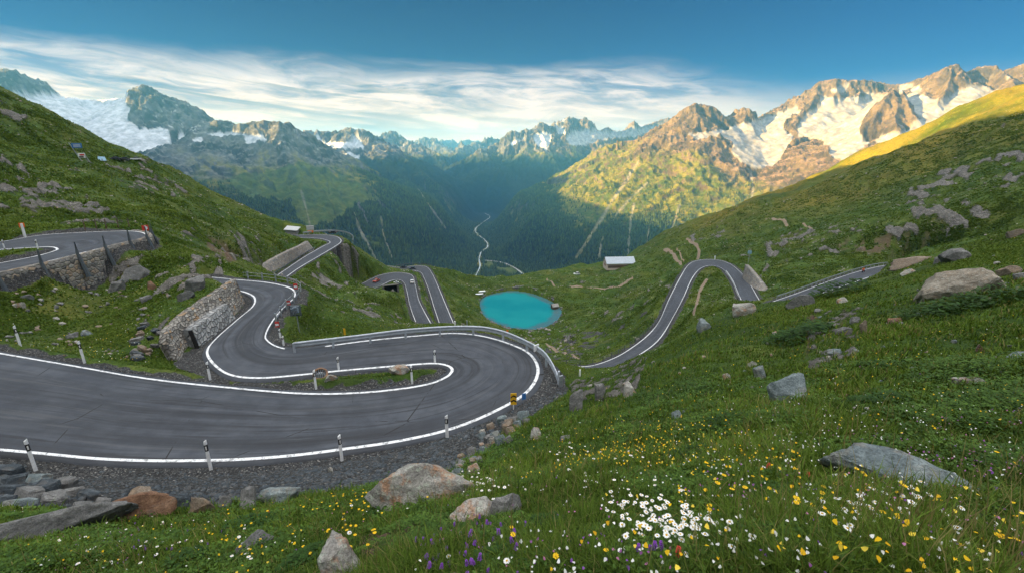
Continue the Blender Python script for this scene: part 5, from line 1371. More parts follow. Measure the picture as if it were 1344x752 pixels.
g1 = np.array([at_r(u, v, np.hypot(*b[:2]) + .5) for (u, v), b in zip([(252, 433), (275, 415), (298, 398)], g0)])
GB = resample(catmull(np.c_[g0, g1], 8), .5)
gb = loft_wall('gabion_wall', GB[:, :3], GB[:, 3:], .7, M_GAB, 'pale wire gabion in front of the tall dry stone wall', 'gabion wall')
tg = GB[0, :3] - GB[3, :3]; tg[2] = 0; tg /= np.linalg.norm(tg); bk = np.array([tg[1], -tg[0], 0]); bk *= np.sign(bk @ GB[0, :3]); q0, q1 = GB[0, :3] - bk * .05 - [0, 0, .5], GB[0, 3:] - bk * .05
q4 = [q0, q0 + bk * .28, q1 + bk * .28, q1 + [0, 0, .05]]; MB().add([q + tg * .04 for q in q4] + [q + tg * .16 for q in q4], [(0, 1, 2, 3), (7, 6, 5, 4)] + [(i, i + 4, (i + 1) % 4 + 4, (i + 1) % 4) for i in range(4)]).build('end_panel', M_DARK, gb)
# parapet wall of the upper hairpin with its steel posts
rd = ROADS['upper']; dL = (rd['L'] - rd['R']); dL /= np.linalg.norm(dL, axis=1)[:, None]
uL, vL = project(rd['L']); iS = int(np.argmin(np.abs(uL - 172) + 999 * (rd['s'] > rd['s'][np.argmax(uL)])))
tops = resample(rd['L'][iS:] + dL[iS:] * .75 + [0, 0, .12], .6); nrm = np.array([[*(p[:2] / np.hypot(*p[:2])), 0] for p in tops])
hw = np.interp(np.arange(len(tops)), [0, len(tops) * .12, len(tops) * .3, len(tops)], [.6, 2.0, 2.3, 2.4])
out = np.gradient(tops, axis=0); out = np.stack([-out[:, 1], out[:, 0], 0 * out[:, 0]], -1); out /= np.linalg.norm(out, axis=1)[:, None]
sg_ = np.sign(np.sum(out[len(out) // 2] * dL[(iS + len(dL)) // 2])); out *= sg_
bases = tops + out * .35 - np.c_[np.zeros((len(tops), 2)), hw]
pw = loft_wall('parapet_wall', bases, tops, .5, M_RUB, 'rubble stone parapet wall carrying the upper hairpin on the left', 'stone wall', 2.6)
for (bu, bv), (tu, tv) in [((7, 375), (-3, 346)), ((64, 364), (53, 338)), ((108.5, 351), (100.5, 327)), ((147, 342), (139.6, 318)), ((177, 334.6), (170, 311)), ((197, 327), (192, 303)), ((206, 322), (201, 298)), ((214, 320), (207, 296))]:
    ub, vb = project(bases); k_ = int(np.argmin(np.hypot(ub - bu, vb - bv))); p = bases[k_] + out[k_] * .25; t_ = tops[k_] + out[k_] * .02
    m = MB().tube([p - [0, 0, .3], t_ + [0, 0, .1], t_ + [0, 0, 1.5]], [.26, .17, .07], 6); m.build('steel_post', M_DSTEEL, pw)
# low kerb wall inside the upper hairpin
pI = resample(rd['R'], .6); ui, vi = project(pI); sI = ui > 66; 
# wall over the spur road
bp = [(344, 368), (356, 360), (370, 351.5), (385, 342.5), (400, 333.5), (412.5, 326.5)]; tp = [(327, 362.5), (345, 348), (364, 337), (382, 328), (395, 322), (404, 316.5)]
rL = ROADS['spur']
B_ = np.array([at_z(u, v, -41.2 - .15 * i) for i, (u, v) in enumerate(bp)]); T_ = np.array([at_r(u, v, np.hypot(*b[:2]) + 1.6) for (u, v), b in zip(tp, B_)])
BT = resample(catmull(np.c_[B_, T_], 8), .9); loft_wall('retaining_wall', BT[:, :3], BT[:, 3:], 1.2, M_FARW, 'long pale retaining wall above the road on the rocky spur', 'retaining wall')
bp = [(972, 365), (980, 375), (991, 387)]; tp = [(978, 347), (990, 360), (1006, 381)]
B_ = np.array([at_z(u + 2, v - 1, -49.6) for u, v in bp]); T_ = np.array([at_r(u, v, np.hypot(*b[:2]) + 1.2) for (u, v), b in zip(tp, B_)])
BT = resample(catmull(np.c_[B_, T_], 8), .9); loft_wall('retaining_wall', BT[:, :3], BT[:, 3:], 1.2, M_FARW, 'tan retaining wall at the inside of the right hand bend', 'retaining wall')
# low white faced wall at the rail end below the hairpin
# underpass in the inside of the small hairpin
Pq = hit(513, 381, 150); pr_ = empty('underpass', Pq, face_(Pq) + .12); tag(pr_, 'dark underpass opening with concrete lintel inside the small hairpin', 'underpass')
w_, h_ = px(Pq, 17), px(Pq, 6)
MB().box((0, .3, h_ + .3), (w_ + 1.4, 1.4, .45), bev=.06).build('lintel', M_DCONC, pr_)
for sx_ in (-1, 1): MB().box((sx_ * (w_ / 2 + .3), .3, h_ / 2 - .6), (.8, 1.4, h_ + 1.2), bev=.05).build('abutment', M_DCONC, pr_)
MB().box((0, 1.3, h_ / 2 - .6), (w_, 1.2, h_ + 1.2)).build('opening', M_DARK, pr_)
# ------------------------------------------------------------------ roadside things
def face(P): return -math.atan2(P[0], P[1])
def road_h(u, v, z): return at_z(u, v, z)
def post_parts(root, h):
    s = h / 1.0
    V = []; prof = [(.06, .028), (.045, .045), (-.045, .045), (-.06, .028), (-.06, -.02), (-.03, -.045), (.03, -.045), (.06, -.02)]
    def sec(z0, z1, k0=1., k1=1., slant=0):
        m = MB(); vv = [(x * k0, y * k0, z0) for x, y in prof] + [(x * k1, y * k1, z1 + slant * x * 2) for x, y in prof]
        n = len(prof); return m.add(vv, [tuple(reversed(range(n))), tuple(range(n, 2 * n))] + [(i, (i + 1) % n, n + (i + 1) % n, n + i) for i in range(n)])
    sec(-.2 * s, h * .66).build('post', M_WHITE, root)
    sec(h * .66, h * .88, 1.04, 1.04).build('black_band', M_BLACK, root)
    sec(h * .88, h, 1, .9, .35).build('cap', M_WHITE, root)
    MB().box((0, -.052, h * .77), (.045, .016, h * .12), bev=.005).build('reflector', M_LAMP, root)
    root.scale = (1.15, 1.15, 1)
POSTS = [(47, 617, 41, 'white post with black band, leftmost on the near edge of the road'), (277, 616, 37, 'white post with black band, near road edge above the row of stones'), (449, 604, 31, 'white post with black band, near road edge left of the hairpin stone pile'),
         (587, 574, 27, 'white post with black band, near road edge just before the chevron marker'), (27, 454, 27, 'white post with black band, leftmost on the far grass edge of the road'), (111, 476, 29, 'white post with black band on the grass edge below the parapet wall'),
         (276, 498, 23, 'white post with black band at the narrow neck between the two road legs'), (415, 510, 24, 'white post with black band beside the drain ring on the island'), (541, 503, 23, 'white post with black band at the near side of the island tip'),
         (571, 477, 17, 'white post with black band at the far side of the island tip'), (445, 487, 18, 'white post with black band on the far side of the island, behind the ring'),
         (368, 443, 11, 'small white post below the red plate, left of its twin beside the guardrail end'), (372.5, 453, 12, 'small white post nearest to the left end of the guardrail'),
         (6.5, 328, 13, 'small white post at the left border inside the upper hairpin'), (50, 327, 12, 'small white post at the tip of the upper hairpin island')]
for u, v, hp, lab in POSTS:
    P = hit(u, v); r = empty('marker_post', P, face(P) + random.uniform(-.3, .3)); tag(r, lab, 'marker post', 'white roadside marker posts')
    post_parts(r, px(P, hp) / math.cos(math.atan2(-P[2], math.hypot(P[0], P[1]))) * 1.0)

def rail(name, P, label, hp=.75, mat=M_STEEL, every=3.2, beam=True, two=False, h=.32, pr=.06, posth=.15, ends=None, group=None, cat='guardrail', gzfix=True):
    """steel barrier along P (foot of the posts)"""
    P = resample(P, .7); root = empty(name, P[len(P) // 2]); tag(root, label, cat, group)
    off = root.location
    Q = P - np.array(off)
    prof = [(-.03, -h / 2), (.03, -h / 2 + .02), (.075, -h / 4), (.0, -.02), (.0, .02), (.075, h / 4), (.03, h / 2 - .02), (-.03, h / 2), (-.045, h / 4), (-.06, 0), (-.045, -h / 4)]
    top = Q + [0, 0, hp]
    if ends == 'down':
        n = 6; w = np.linspace(0, 1, n) ** 1.6; top[-n:, 2] -= w * (hp - .05)
    if beam: MB().sweep(top, prof).build('rail', mat, root, True)
    else:
        MB().tube(top, pr, 6).build('rail', mat, root, True)
        if two: MB().tube(Q + [0, 0, hp * .5], pr, 6).build('rail', mat, root, True)
    s_ = 0; k = 0
    step = max(1, int(every / .7))
    for i in range(0, len(Q), step):
        x, y, z = Q[i]; a = math.atan2(*(Q[min(i + 1, len(Q) - 1)] - Q[max(i - 1, 0)])[:2])
        MB().box((x, y, z + (hp + posth) / 2 - .3), (.11 + pr * .3, .15 + pr * .3, hp + posth + .6), -a, bev=.01).build('rail_post', mat, root)
    return root
M_RAIL = plain('pale_zinc', (.44, .48, .53), .5, .4, .25, .15, 3.)
# main barrier round the hairpin
gp = [(386, 456), (420, 452), (470, 446), (520, 439.5), (545, 437), (590, 434), (626, 434), (648, 437), (668, 443), (690, 453), (709, 464), (722, 478), (731, 491), (736, 502)]
GP = catmull(np.array([at_z(u, v, -14.55) for u, v in gp]), 10); GP[:, 2] = np.array([gz(p[0], p[1]) for p in GP]); 
GP[:, 2] = np.maximum(np.convolve(np.pad(GP[:, 2], 6, 'edge'), np.ones(13) / 13, 'valid'), -15.35)
mr = rail('guardrail', GP, 'long galvanised guardrail curving round the outside of the big hairpin', .80, M_RAIL, 2.8, h=.44, ends='down')
pj = at_z(704, 456, -14.2) - np.array(mr.location); MB().box(pj, (.55, .08, .5), .8, bev=.02).build('joint_plate', M_WHITE, mr)
pe = GP[-1] - np.array(mr.location); MB().box(pe + [0, 0, .45], (.3, .1, .9), .5, bev=.03).build('end_terminal', M_STEEL, mr)
# wire fence on the outside of the first bend
rd = ROADS['main']; u_, v_ = project(rd['L']); dL = (rd['L'] - rd['R']); dL /= np.linalg.norm(dL, axis=1)[:, None]
late = rd['s'] > rd['s'][-1] * .55
i0 = int(np.argmin(np.hypot(u_ - 355, v_ - 428) + 999 * ~late)); i1 = int(np.argmin(np.hypot(u_ - 312, v_ - 367.5) + 999 * ~late))
FP = rd['L'][i0:i1] + dL[i0:i1] * .85
rail('post_fence', FP, 'post and rail fence on the outside of the first bend', .78, M_STEEL, 2.1, beam=False, two=True, pr=.022, cat='fence')
def along(key, side, p0, p1, off, dz=0., rev=False):
    rd = ROADS[key]; E = rd[side]; O = rd['R' if side == 'L' else 'L']; d = E - O; d /= np.linalg.norm(d, axis=1)[:, None]
    u, v = project(E); a = int(np.argmin(np.hypot(u - p0[0], v - p0[1]))); b = int(np.argmin(np.hypot(u - p1[0], v - p1[1])))
    a, b = min(a, b), max(a, b); return E[a:b + 1] + d[a:b + 1] * off + [0, 0, dz]
rail('guardrail', along('bend', 'L', (424, 389), (500, 374), .9), 'pale guardrail on stone edge left of the small hairpin with cars', .9, M_STEEL, 2.5, h=.7)
rail('guardrail', along('spur', 'R', (420, 335), (366, 371), .8), 'guardrail at the lower end of the road on the rocky spur', .9, M_DSTEEL, 3, h=.5)
spP = np.array([at_z(u, v, -41.6) for u, v in [(398, 308.4), (410, 306.8), (425, 305.8), (440, 305.6), (452, 307), (460, 310), (464, 314), (463, 318)]])
rail('guardrail', catmull(spP, 8), 'curved guardrail round the end of the rocky spur', 1.0, M_STEEL, 3, h=.8)
lo2 = np.array([at_z(u, v, -71.6) for u, v in [(520, 350.2), (536, 348), (552, 347.8), (566, 349.6)]])
rail('guardrail', catmull(lo2, 8), 'far guardrail where the lower road turns behind the small hairpin', .9, M_DSTEEL, 3, h=.5)
rail('wire_fence', along('lake', 'R', (744, 479), (893, 364), 1.2), 'thin wire fence along the lake side of the curving road', 1.0, M_DSTEEL, 4, beam=False, two=True, pr=.03, cat='fence')
rail('guardrail', along('lake', 'L', (953, 357), (971, 390), .7), 'white guardrail at the inside of the right hand bend', .8, M_WHITE, 3, h=.45)
rail('guardrail', along('side', 'L', (1022, 394), (1168, 348), .8), 'low guardrail along the short road behind the meadow crest', .9, M_STEEL, 3, h=.45)
fn = []
for u, v in [(112, 303), (127, 301), (140, 301), (156, 300.5), (170, 300)]:
    P = hit(u, v - .5)
    o = MB().tube([(0, 0, -.3), (.02, 0, 1.5)], [.09, .07], 6).build('stake', M_WOOD); o.location = P; tag(o, 'grey wooden stake beyond the upper hairpin', 'stake', 'stakes beyond the upper hairpin')

def plate_sign(name, u, v, hp, w, h, mat, label, cat, parts=None, pole=M_STEEL, turn=0, rw=.04, top=0., rmin=1.2, Pz=None):
    P = hit(u, v, rmin) if Pz is None else Pz
    H = px(P, hp); r = empty(name, P, face(P) + turn); tag(r, label, cat)
    W_, H2 = px(P, w), px(P, h)
    MB().tube([(0, .03, -.3), (0, .03, H - H2 * .1)], rw, 8).build('pole', pole, r)
    MB().box((0, 0, H - H2 / 2), (W_, .035, H2), bev=.012).build('panel', mat, r)
    for dx, dz, ww, hh, mt in parts or []:
        MB().box((dx * W_, -.024, H - H2 / 2 + dz * H2), (ww * W_, .014, hh * H2)).build('marking', mt, r)
    return r
# traffic mirror seen edge-framed
P = hit(393, 436); H = px(P, 38); r = empty('traffic_mirror', P, face(P) - .25); tag(r, 'square dark framed traffic mirror on a pole on the grass knoll', 'traffic mirror')
MB().tube([(0, .06, -.3), (-.05, .06, H - .3)], .05, 8).build('pole', M_STEEL, r); MB().box((-.08, 0, H - px(P, 7.5)), (px(P, 14), .07, px(P, 15)), bev=.03).build('frame', M_DSTEEL, r)
k = NT('mirror_glass'); mg = k.done((.35, .42, .48), .08, None, .5, .9); MB().box((-.08, -.045, H - px(P, 7.5)), (px(P, 11), .02, px(P, 12)), bev=.02).build('mirror', mg, r)
def chevron(u, v):
    P = hit(u, v); r = empty('chevron_marker', P, face(P) + .1); tag(r, 'yellow and black chevron marker at the right end of the hairpin', 'chevron marker')
    w, h = px(P, 8), px(P, 17); z0 = px(P, 7)
    MB().tube([(0, .03, -.3), (0, .03, z0 + .1)], .035, 8).build('pole', M_WHITE, r)
    MB().box((0, 0, z0 + h / 2), (w, .04, h), bev=.05).build('panel', M_YEL, r)
    for i in range(2):
        zc = z0 + h * (.30 + .38 * i)
        for s_ in (-1, 1):
            MB().add([(s_ * w * .46, -.024, zc - h * .10), (0, -.024, zc + h * .03), (0, -.024, zc + h * .17), (s_ * w * .46, -.024, zc + h * .05)], [(0, 1, 2, 3)]).build('stripe', M_BLACK, r)
chevron(674, 537)
plate_sign('blue_sign', 687.5, 531, 17, 6, 9, M_SBLUE, 'small blue plate on a post beside the chevron marker', 'sign', turn=.5, rw=.03)
for u, v, hp, lab, m1 in [(389, 384, 12, 'red and white reflector plate at the top of the first bend', M_RED), (379.5, 404, 10, 'red reflector plate at the middle of the first bend fence', M_RED), (365, 434, 13, 'red reflector plate above the two small white posts', M_RED)]:
    P = hit(u, v); plate_sign('reflector_plate', u, v, hp, 5, hp * .6, m1, lab, 'reflector', [(0, -.05, .8, .35, M_WHITE)], turn=-.3, rw=.05)
plate_sign('marker_pole', 453, 442, 12, 2.6, 9, M_YEL, 'short yellow marker standing behind the guardrail on the knoll', 'marker', rw=.04)
plate_sign('marker_pole', 666, 441, 9, 2.4, 6, M_ORANGE, 'short orange marker behind the guardrail below the lake', 'marker', rw=.04)
r = plate_sign('snow_marker', 33, 311, 18, 5.5, 6, M_ORANGE, 'white pole with orange head at the far side of the upper road', 'marker', pole=M_WHITE, rw=.16)
r = plate_sign('round_sign', 193, 310, 14, 7, 7, M_RED, 'red and white sign at the turn of the upper hairpin', 'sign', [(.1, 0, .45, .5, M_WHITE)], pole=M_WHITE, rw=.12)
plate_sign('blue_sign', 982, 345, 16, 4.5, 4, M_SKYB, 'light blue sign on a pole above the right hand retaining wall', 'sign', pole=M_STEEL, rw=.12, rmin=150)
for u, v, hp, lab in [(938, 341, 5, 'small white post on the crown of the right hand bend'), (597, 427, 6, 'small white post behind the guardrail beside the lower road'), (613, 428, 8, 'thin grey pole behind the guardrail right of the lower road'), (761, 493, 9, 'small white post on the near edge of the lake road')]:
    P = hit(u, v, 20); o = MB().tube([(0, 0, -.4), (0, 0, px(P, hp))], [.16 * dep(P) / 150 + .05, .14 * dep(P) / 150 + .04], 8).build('marker_post', M_WHITE if 'white' in lab else M_STEEL); o.location = P; tag(o, lab, 'marker post')
# drain ring on the island
P = hit(421, 494); r = empty('drain_ring', P, .3); tag(r, 'rusty brown drain ring lying tilted on the hairpin island', 'drain ring'); r.rotation_euler = (.55, .1, .3)
m = MB(); nn = 22; V = []
for i in range(nn):
    t = 2 * PI * i / nn; c_, s_ = math.cos(t), math.sin(t)
    V += [(c_ * .50, s_ * .50, 0), (c_ * .50, s_ * .50, .42), (c_ * .38, s_ * .38, .42), (c_ * .38, s_ * .38, 0)]
m.add(V, [(i * 4 + k, ((i + 1) % nn) * 4 + k, ((i + 1) % nn) * 4 + (k + 1) % 4, i * 4 + (k + 1) % 4) for i in range(nn) for k in range(4)]); m.build('ring', M_RUST, r)
g = MB()
for i in range(-2, 3): g.box((i * .14, 0, .36), (.05, .72 * math.sqrt(1 - (i * .14 / .4) ** 2 * .8), .04))
g.box((0, 0, .33), (.72, .06, .04)); g.build('grate', M_DSTEEL, r)

# ------------------------------------------------------------------ vehicles
def car(P, yaw, paint_c, label, estate=False, lights=True):
    r = empty('car', P, yaw); tag(r, label, 'car', 'cars on the mountain road'); M_ = plain('car_paint', paint_c, .3, .6, .1, .05)
    L, W2 = 4.3, .9
    prof = [(-2.15, .35), (-2.15, .78), (-1.95, .95), (-1.0, 1.0), (1.2, 1.0), (2.0, .98), (2.12, .8), (2.12, .35)]   # front is -x
    def ext(pr, w, ins=0):
        n = len(pr); V = [(x, -w, z) for x, z in pr] + [(x, w, z) for x, z in pr]
        return MB().add(V, [tuple(range(n)), tuple(reversed(range(n, 2 * n)))] + [(i, (i + 1) % n, n + (i + 1) % n, n + i) for i in range(n)])
    b = ext(prof, W2).build('body', M_, r); bv = b.modifiers.new('bevel', 'BEVEL'); bv.width = .09; bv.segments = 3
    xr = 1.9 if estate else 1.45
    V = []; 
    for x, w, z in [(-1.05, .84, .98), (-.35, .68, 1.48), (.9, .68, 1.5), (xr, .82, .99)]: V += [(x, -w, z), (x, w, z)]
    MB().add(V, [(0, 1, 3, 2), (2, 3, 5, 4), (4, 5, 7, 6), (0, 2, 4, 6), (1, 7, 5, 3), (0, 6, 7, 1)]).build('windows', M_GLASS, r)
    MB().box((.28, 0, 1.5), (1.4, 1.38, .05), bev=.02).build('roof', M_, r)
    for x in (-1.35, 1.3):
        for y in (-.82, .82):
            w = MB().tube([(x, y - .11, .33), (x, y + .11, .33)], .33, 16).build('wheel', M_TYRE, r); MB().tube([(x, y - .125, .33), (x, y + .125, .33)], .19, 12).build('rim', M_STEEL, w)
    for y in (-.62, .62):
        MB().box((-2.14, y, .72), (.08, .34, .16), bev=.03).build('headlight', M_LAMP, r); MB().box((2.11, y, .78), (.06, .3, .15), bev=.02).build('taillight', M_RED, r)
    MB().box((-2.16, 0, .48), (.06, 1.1, .18), bev=.02).build('grille', M_BLACK, r)
    return r
def road_at(key, t, lat):
    rd = ROADS[key]; i = int(t * (len(rd['C']) - 1)); p = rd['L'][i] * (1 - lat) + rd['R'][i] * lat; d = rd['C'][min(i + 1, len(rd['C']) - 1)] - rd['C'][max(0, i - 1)]
    return p + [0, 0, .05], math.atan2(d[1], d[0])
def road_px(key, u, v):
    rd = ROADS[key]; best = (1e9, 0, .5)
    for lat in (.28, .5, .72):
        Q = rd['L'] * (1 - lat) + rd['R'] * lat; a, b = project(Q); d = np.hypot(a - u, b - v); i = int(np.argmin(d))
        if d[i] < best[0]: best = (d[i], i / (len(Q) - 1), lat)
    return road_at(key, best[1], best[2])
p, a = road_px('bend', 493.5, 369); car(p, a + PI * 0, (.42, .06, .03), 'red car coming round the small hairpin')
p, a = road_px('bend', 542, 371); car(p, a, (.74, .75, .75), 'white car just past the top of the small hairpin', True)
p, a = road_px('lower', 530, 352); car(p, a + PI, (.02, .022, .028), 'black car at the far turn of the lower road')
p, a = road_px('lower', 542, 354); car(p, a, (.05, .06, .08), 'dark grey car right behind the black car on the lower road')
for u, v, c, lab in [(520, 371.5, (.7, .71, .72), 'small white car parked inside the small hairpin'), (524, 374, (.10, .11, .13), 'small grey car parked beside the white one inside the hairpin')]:
    P = hit(u, v, 120); car(P, .3, c, lab).scale = (.6, .6, .6)
P = at_z(437, 306.8, -41.9); car(P, .1, (.02, .02, .025), 'black car parked at the end of the rocky spur')
P = hit(757, 361, 200); car(P, .2, (.75, .76, .77), 'white van parked on grass between lake and barn', True).scale = (1.35, 1.3, 1.6)
for u, v, c, lab in [(151, 210.5, (.03, .032, .04), 'dark car parked on the left hillside bench beside the blue tent'), (163, 211.5, (.04, .045, .055), 'black car parked on the left hillside bench, between two others'), (178, 211, (.7, .7, .7), 'white car parked at the right end of the left hillside bench')]:
    P = hit(u, v, 100); car(P, .1 - math.atan2(P[0], P[1]), c, lab)
# motorcycle and rider on the short upper road
P, a = road_px('side', 1131, 352); r = empty('motorcycle', P, a); tag(r, 'motorcycle leaning into the short road behind the meadow crest', 'motorcycle')
for x in (-.72, .72):
    m = MB(); m.tube([(x, -.07, .32), (x, .07, .32)], .32, 16).build('wheel', M_TYRE, r)
MB().box((-.05, 0, .62), (.9, .3, .42), bev=.1).build('body', M_BLACK, r); MB().box((.3, 0, .86), (.7, .28, .12), bev=.05).build('seat', M_BLACK, r); MB().tube([(-.55, -.38, 1.08), (-.45, 0, 1.02), (-.55, .38, 1.08)], .03, 6).build('handlebar', M_STEEL, r); MB().box((-.72, 0, .9), (.2, .3, .5), bev=.08).build('fairing', M_RED, r)
def person(P, yaw, label):
    me = bpy.data.meshes.new('person'); J = [(0, 0, .95), (.02, 0, 1.2), (-.08, 0, 1.45), (-.12, 0, 1.58), (-.16, 0, 1.72), (-.1, .22, 1.44), (-.3, .3, 1.2), (-.5, .34, 1.1), (-.1, -.22, 1.44), (-.3, -.3, 1.2), (-.5, -.34, 1.1), (-.02, .13, .92), (-.36, .22, .78), (-.1, .2, .36), (-.22, .2, .3), (-.02, -.13, .92), (-.36, -.22, .78), (-.1, -.2, .36), (-.22, -.2, .3)]
    E_ = [(0, 1), (1, 2), (2, 3), (3, 4), (2, 5), (5, 6), (6, 7), (2, 8), (8, 9), (9, 10), (0, 11), (11, 12), (12, 13), (13, 14), (0, 15), (15, 16), (16, 17), (17, 18)]
    rad_ = [.15, .16, .17, .07, .125, .075, .055, .04, .075, .055, .04, .1, .075, .05, .04, .1, .075, .05, .04]
    me.from_pydata(J, E_, []); o = bpy.data.objects.new('person', me); COL.objects.link(o); o.location = P; o.rotation_euler = (0, 0, yaw)
    sk = o.modifiers.new('skin', 'SKIN'); ss = o.modifiers.new('sub', 'SUBSURF'); ss.levels = ss.render_levels = 1
    for v, q in zip(me.skin_vertices[0].data, rad_): v.radius = (q, q)
    me.skin_vertices[0].data[0].use_root = True; me.materials.append(M_ORANGE)
    h = MB(); 
    tag(o, label, 'person')
    bm = bmesh.new(); bmesh.ops.create_uvsphere(bm, u_segments=14, v_segments=10, radius=.155); hm_ = bpy.data.meshes.new('helmet'); bm.to_mesh(hm_); bm.free(); hm_.materials.append(M_BLACK); ho_ = bpy.data.objects.new('helmet', hm_); COL.objects.link(ho_); ho_.parent = o; ho_.location = (-.17, 0, 1.75)
person(P, a, 'rider in an orange jacket and black helmet on the motorcycle')

# ------------------------------------------------------------------ buildings and small structures
def house(P, yaw, L, Wd, eave, ridge, wall_m, roof_m, name, label, cat, gable_win=True, over=.6):
    r = empty(name, P, yaw); tag(r, label, cat)
    y = Wd / 2; V = [(-L / 2, -y, -1.5), (L / 2, -y, -1.5), (L / 2, y, -1.5), (-L / 2, y, -1.5), (-L / 2, -y, eave), (L / 2, -y, eave), (L / 2, y, eave), (-L / 2, y, eave), (-L / 2, 0, ridge), (L / 2, 0, ridge)]
    MB().add(V, [(0, 1, 5, 4), (2, 3, 7, 6), (3, 0, 4, 8, 7), (1, 2, 6, 9, 5), (3, 2, 1, 0), (4, 5, 9, 8), (6, 7, 8, 9)]).build('wall', wall_m, r)
    sl = (ridge - eave) / y; o_ = over; t = .22
    for sy in (-1, 1):
        a = [(-L / 2 - o_, 0, ridge + .06), (L / 2 + o_, 0, ridge + .06), (L / 2 + o_, sy * (y + o_), eave - sl * o_ + .06), (-L / 2 - o_, sy * (y + o_), eave - sl * o_ + .06)]
        b = [(p[0], p[1], p[2] + t) for p in a]
        MB().add(a + b, [(0, 1, 2, 3), (4, 5, 6, 7), (0, 1, 5, 4), (1, 2, 6, 5), (2, 3, 7, 6), (3, 0, 4, 7)]).build('roof', roof_m, r)
    if gable_win:
        for yy, zz, w, h in [(-1.9, eave * .55, 1.2, 1.6), (1.7, eave * .55, 1.4, 1.9), (-.2, eave * 1.12, 1.3, 1.5), (-2.6, eave * 1.0, .9, 1.1)]:
            w_ = MB().box((-L / 2 - .03, yy, zz), (.1, w, h), bev=.02).build('window', M_SHUT, r); MB().box((-L / 2 - .08, yy, zz - h / 2 - .08), (.25, w + .3, .12)).build('sill', M_CONC, w_)
        MB().box((0, -Wd / 2 - .05, eave * .38), (L * .92, .1, eave * .5)).build('boarding', M_WOOD, r)
    return r
P = at_r(812, 350.5, 405); P[2] = gz(P[0], P[1]) if abs(gz(P[0], P[1]) - P[2]) < 6 else P[2]
P[2] = max(P[2], at_r(812, 350.5, 405)[2])
house(P, face(P) + .32, 25, 12, 4.6, 9.0, M_PLAST, M_ROOF, 'barn', 'large barn with pale metal roof and pinkish gable above the main valley', 'barn')
P = hit(728, 403, 200); P = at_z(728, 404.5, LAKE_Z + .1)
house(P, .35, 3.6, 3., 1.5, 2.7, M_WOOD, M_CONC, 'lake_hut', 'tiny wooden hut at the right edge of the turquoise lake', 'hut', False, .3)
for (u, v), lab in [((631, 383.5), 'upper of two white boats drawn up beside the turquoise lake'), ((628, 387), 'lower of two white boats drawn up beside the turquoise lake')]:
    P = hit(u, v, 150); r = empty('boat', P, .2); tag(r, lab, 'boat', 'white boats beside the lake'); 
    st_ = [(-3.2, .15, .9), (-2.2, .8, .75), (0, 1.1, .65), (2.2, .95, .7), (3.0, .7, .8)]; V = []
    for x, w, h in st_: V += [(x, -w, h), (x, -w * .5, .05), (x, w * .5, .05), (x, w, h)]
    n = len(st_); MB().add(V, [(i * 4 + k, i * 4 + k + 1, i * 4 + k + 5, i * 4 + k + 4) for i in range(n - 1) for k in range(3)] + [((n - 1) * 4, (n - 1) * 4 + 1, (n - 1) * 4 + 2, (n - 1) * 4 + 3)] + [(i * 4, i * 4 + 4, i * 4 + 7, i * 4 + 3) for i in range(n - 1)]).build('hull', M_WHITE, r)
# long white roof behind the hill and the kiosk on the spur
P = at_r(384, 304, 268); r = empty('gallery', P, face(P) - .35); tag(r, 'low building with long white roof behind the left hill', 'building')
MB().box((0, 0, -1.5), (5.4, 4.6, 5)).build('wall', M_CONC, r); MB().add([(-3.4, -2.9, 1.2), (3.4, -2.9, .6), (3.4, 2.9, 1.6), (-3.4, 2.9, 2.4), (-3.4, -2.9, 1.5), (3.4, -2.9, .9), (3.4, 2.9, 1.9), (-3.4, 2.9, 2.7)], [(3, 2, 1, 0), (4, 5, 6, 7), (0, 1, 5, 4), (1, 2, 6, 5), (2, 3, 7, 6), (3, 0, 4, 7)]).build('roof', M_WROOF, r)
P = at_z(408, 307.5, -41.9); r = empty('kiosk', P, face(P)); tag(r, 'white kiosk board with orange band at the bend on the spur', 'kiosk')
MB().box((0, 0, 3.3), (px(P, 9), .8, px(P, 5.5)), bev=.05).build('board', M_WROOF, r); MB().box((0, -.1, 1.3), (px(P, 7), .9, px(P, 2.5)), bev=.05).build('band', M_ORANGE, r)
for sx_ in (-1.5, 1.5): MB().box((sx_, .1, .3), (.2, .2, 2.8)).build('leg', M_STEEL, r)
# board and flag on the hillside bench
P = hit(107, 211, 120); r = empty('information_board', P, face(P)); tag(r, 'blue information board on a leaning pole on the left hillside', 'sign board')
H = px(P, 22); w = px(P, 10)
MB().tube([(0, 0, -.3), (-px(P, 8), 0, H)], .16, 8).build('pole', M_STEEL, r); MB().box((-px(P, 1.0), -.1, H - px(P, 3.5)), (w, .1, px(P, 6)), bev=.03).build('panel', M_SBLUE, r)
for i in range(3): MB().box((-px(P, 1.0), -.17, H - px(P, 2.0 + 1.5 * i)), (w * .7, .03, px(P, .5))).build('marking', M_WHITE, r)
P = hit(118, 213, 120); r = empty('road_sign', P, face(P)); tag(r, 'red and white sign on a leaning pole beside the blue board', 'sign')
MB().tube([(0, 0, -.3), (-px(P, 4), 0, px(P, 12))], .14, 8).build('pole', M_STEEL, r); MB().box((-px(P, 6.5), -.1, px(P, 8)), (px(P, 7), .1, px(P, 6)), bev=.05).build('panel', M_WHITE, r); MB().box((-px(P, 6), -.17, px(P, 9)), (px(P, 4.5), .05, px(P, 1.8))).build('marking', M_RED, r); MB().box((-px(P, 7), -.17, px(P, 6.4)), (px(P, 4.5), .05, px(P, 1.6))).build('marking', M_BLACK, r)
P = hit(134, 211, 120); w = px(P, 9); h = px(P, 5); r = empty('tent', P, face(P)); tag(r, 'pale blue tent on the left hillside bench', 'tent')
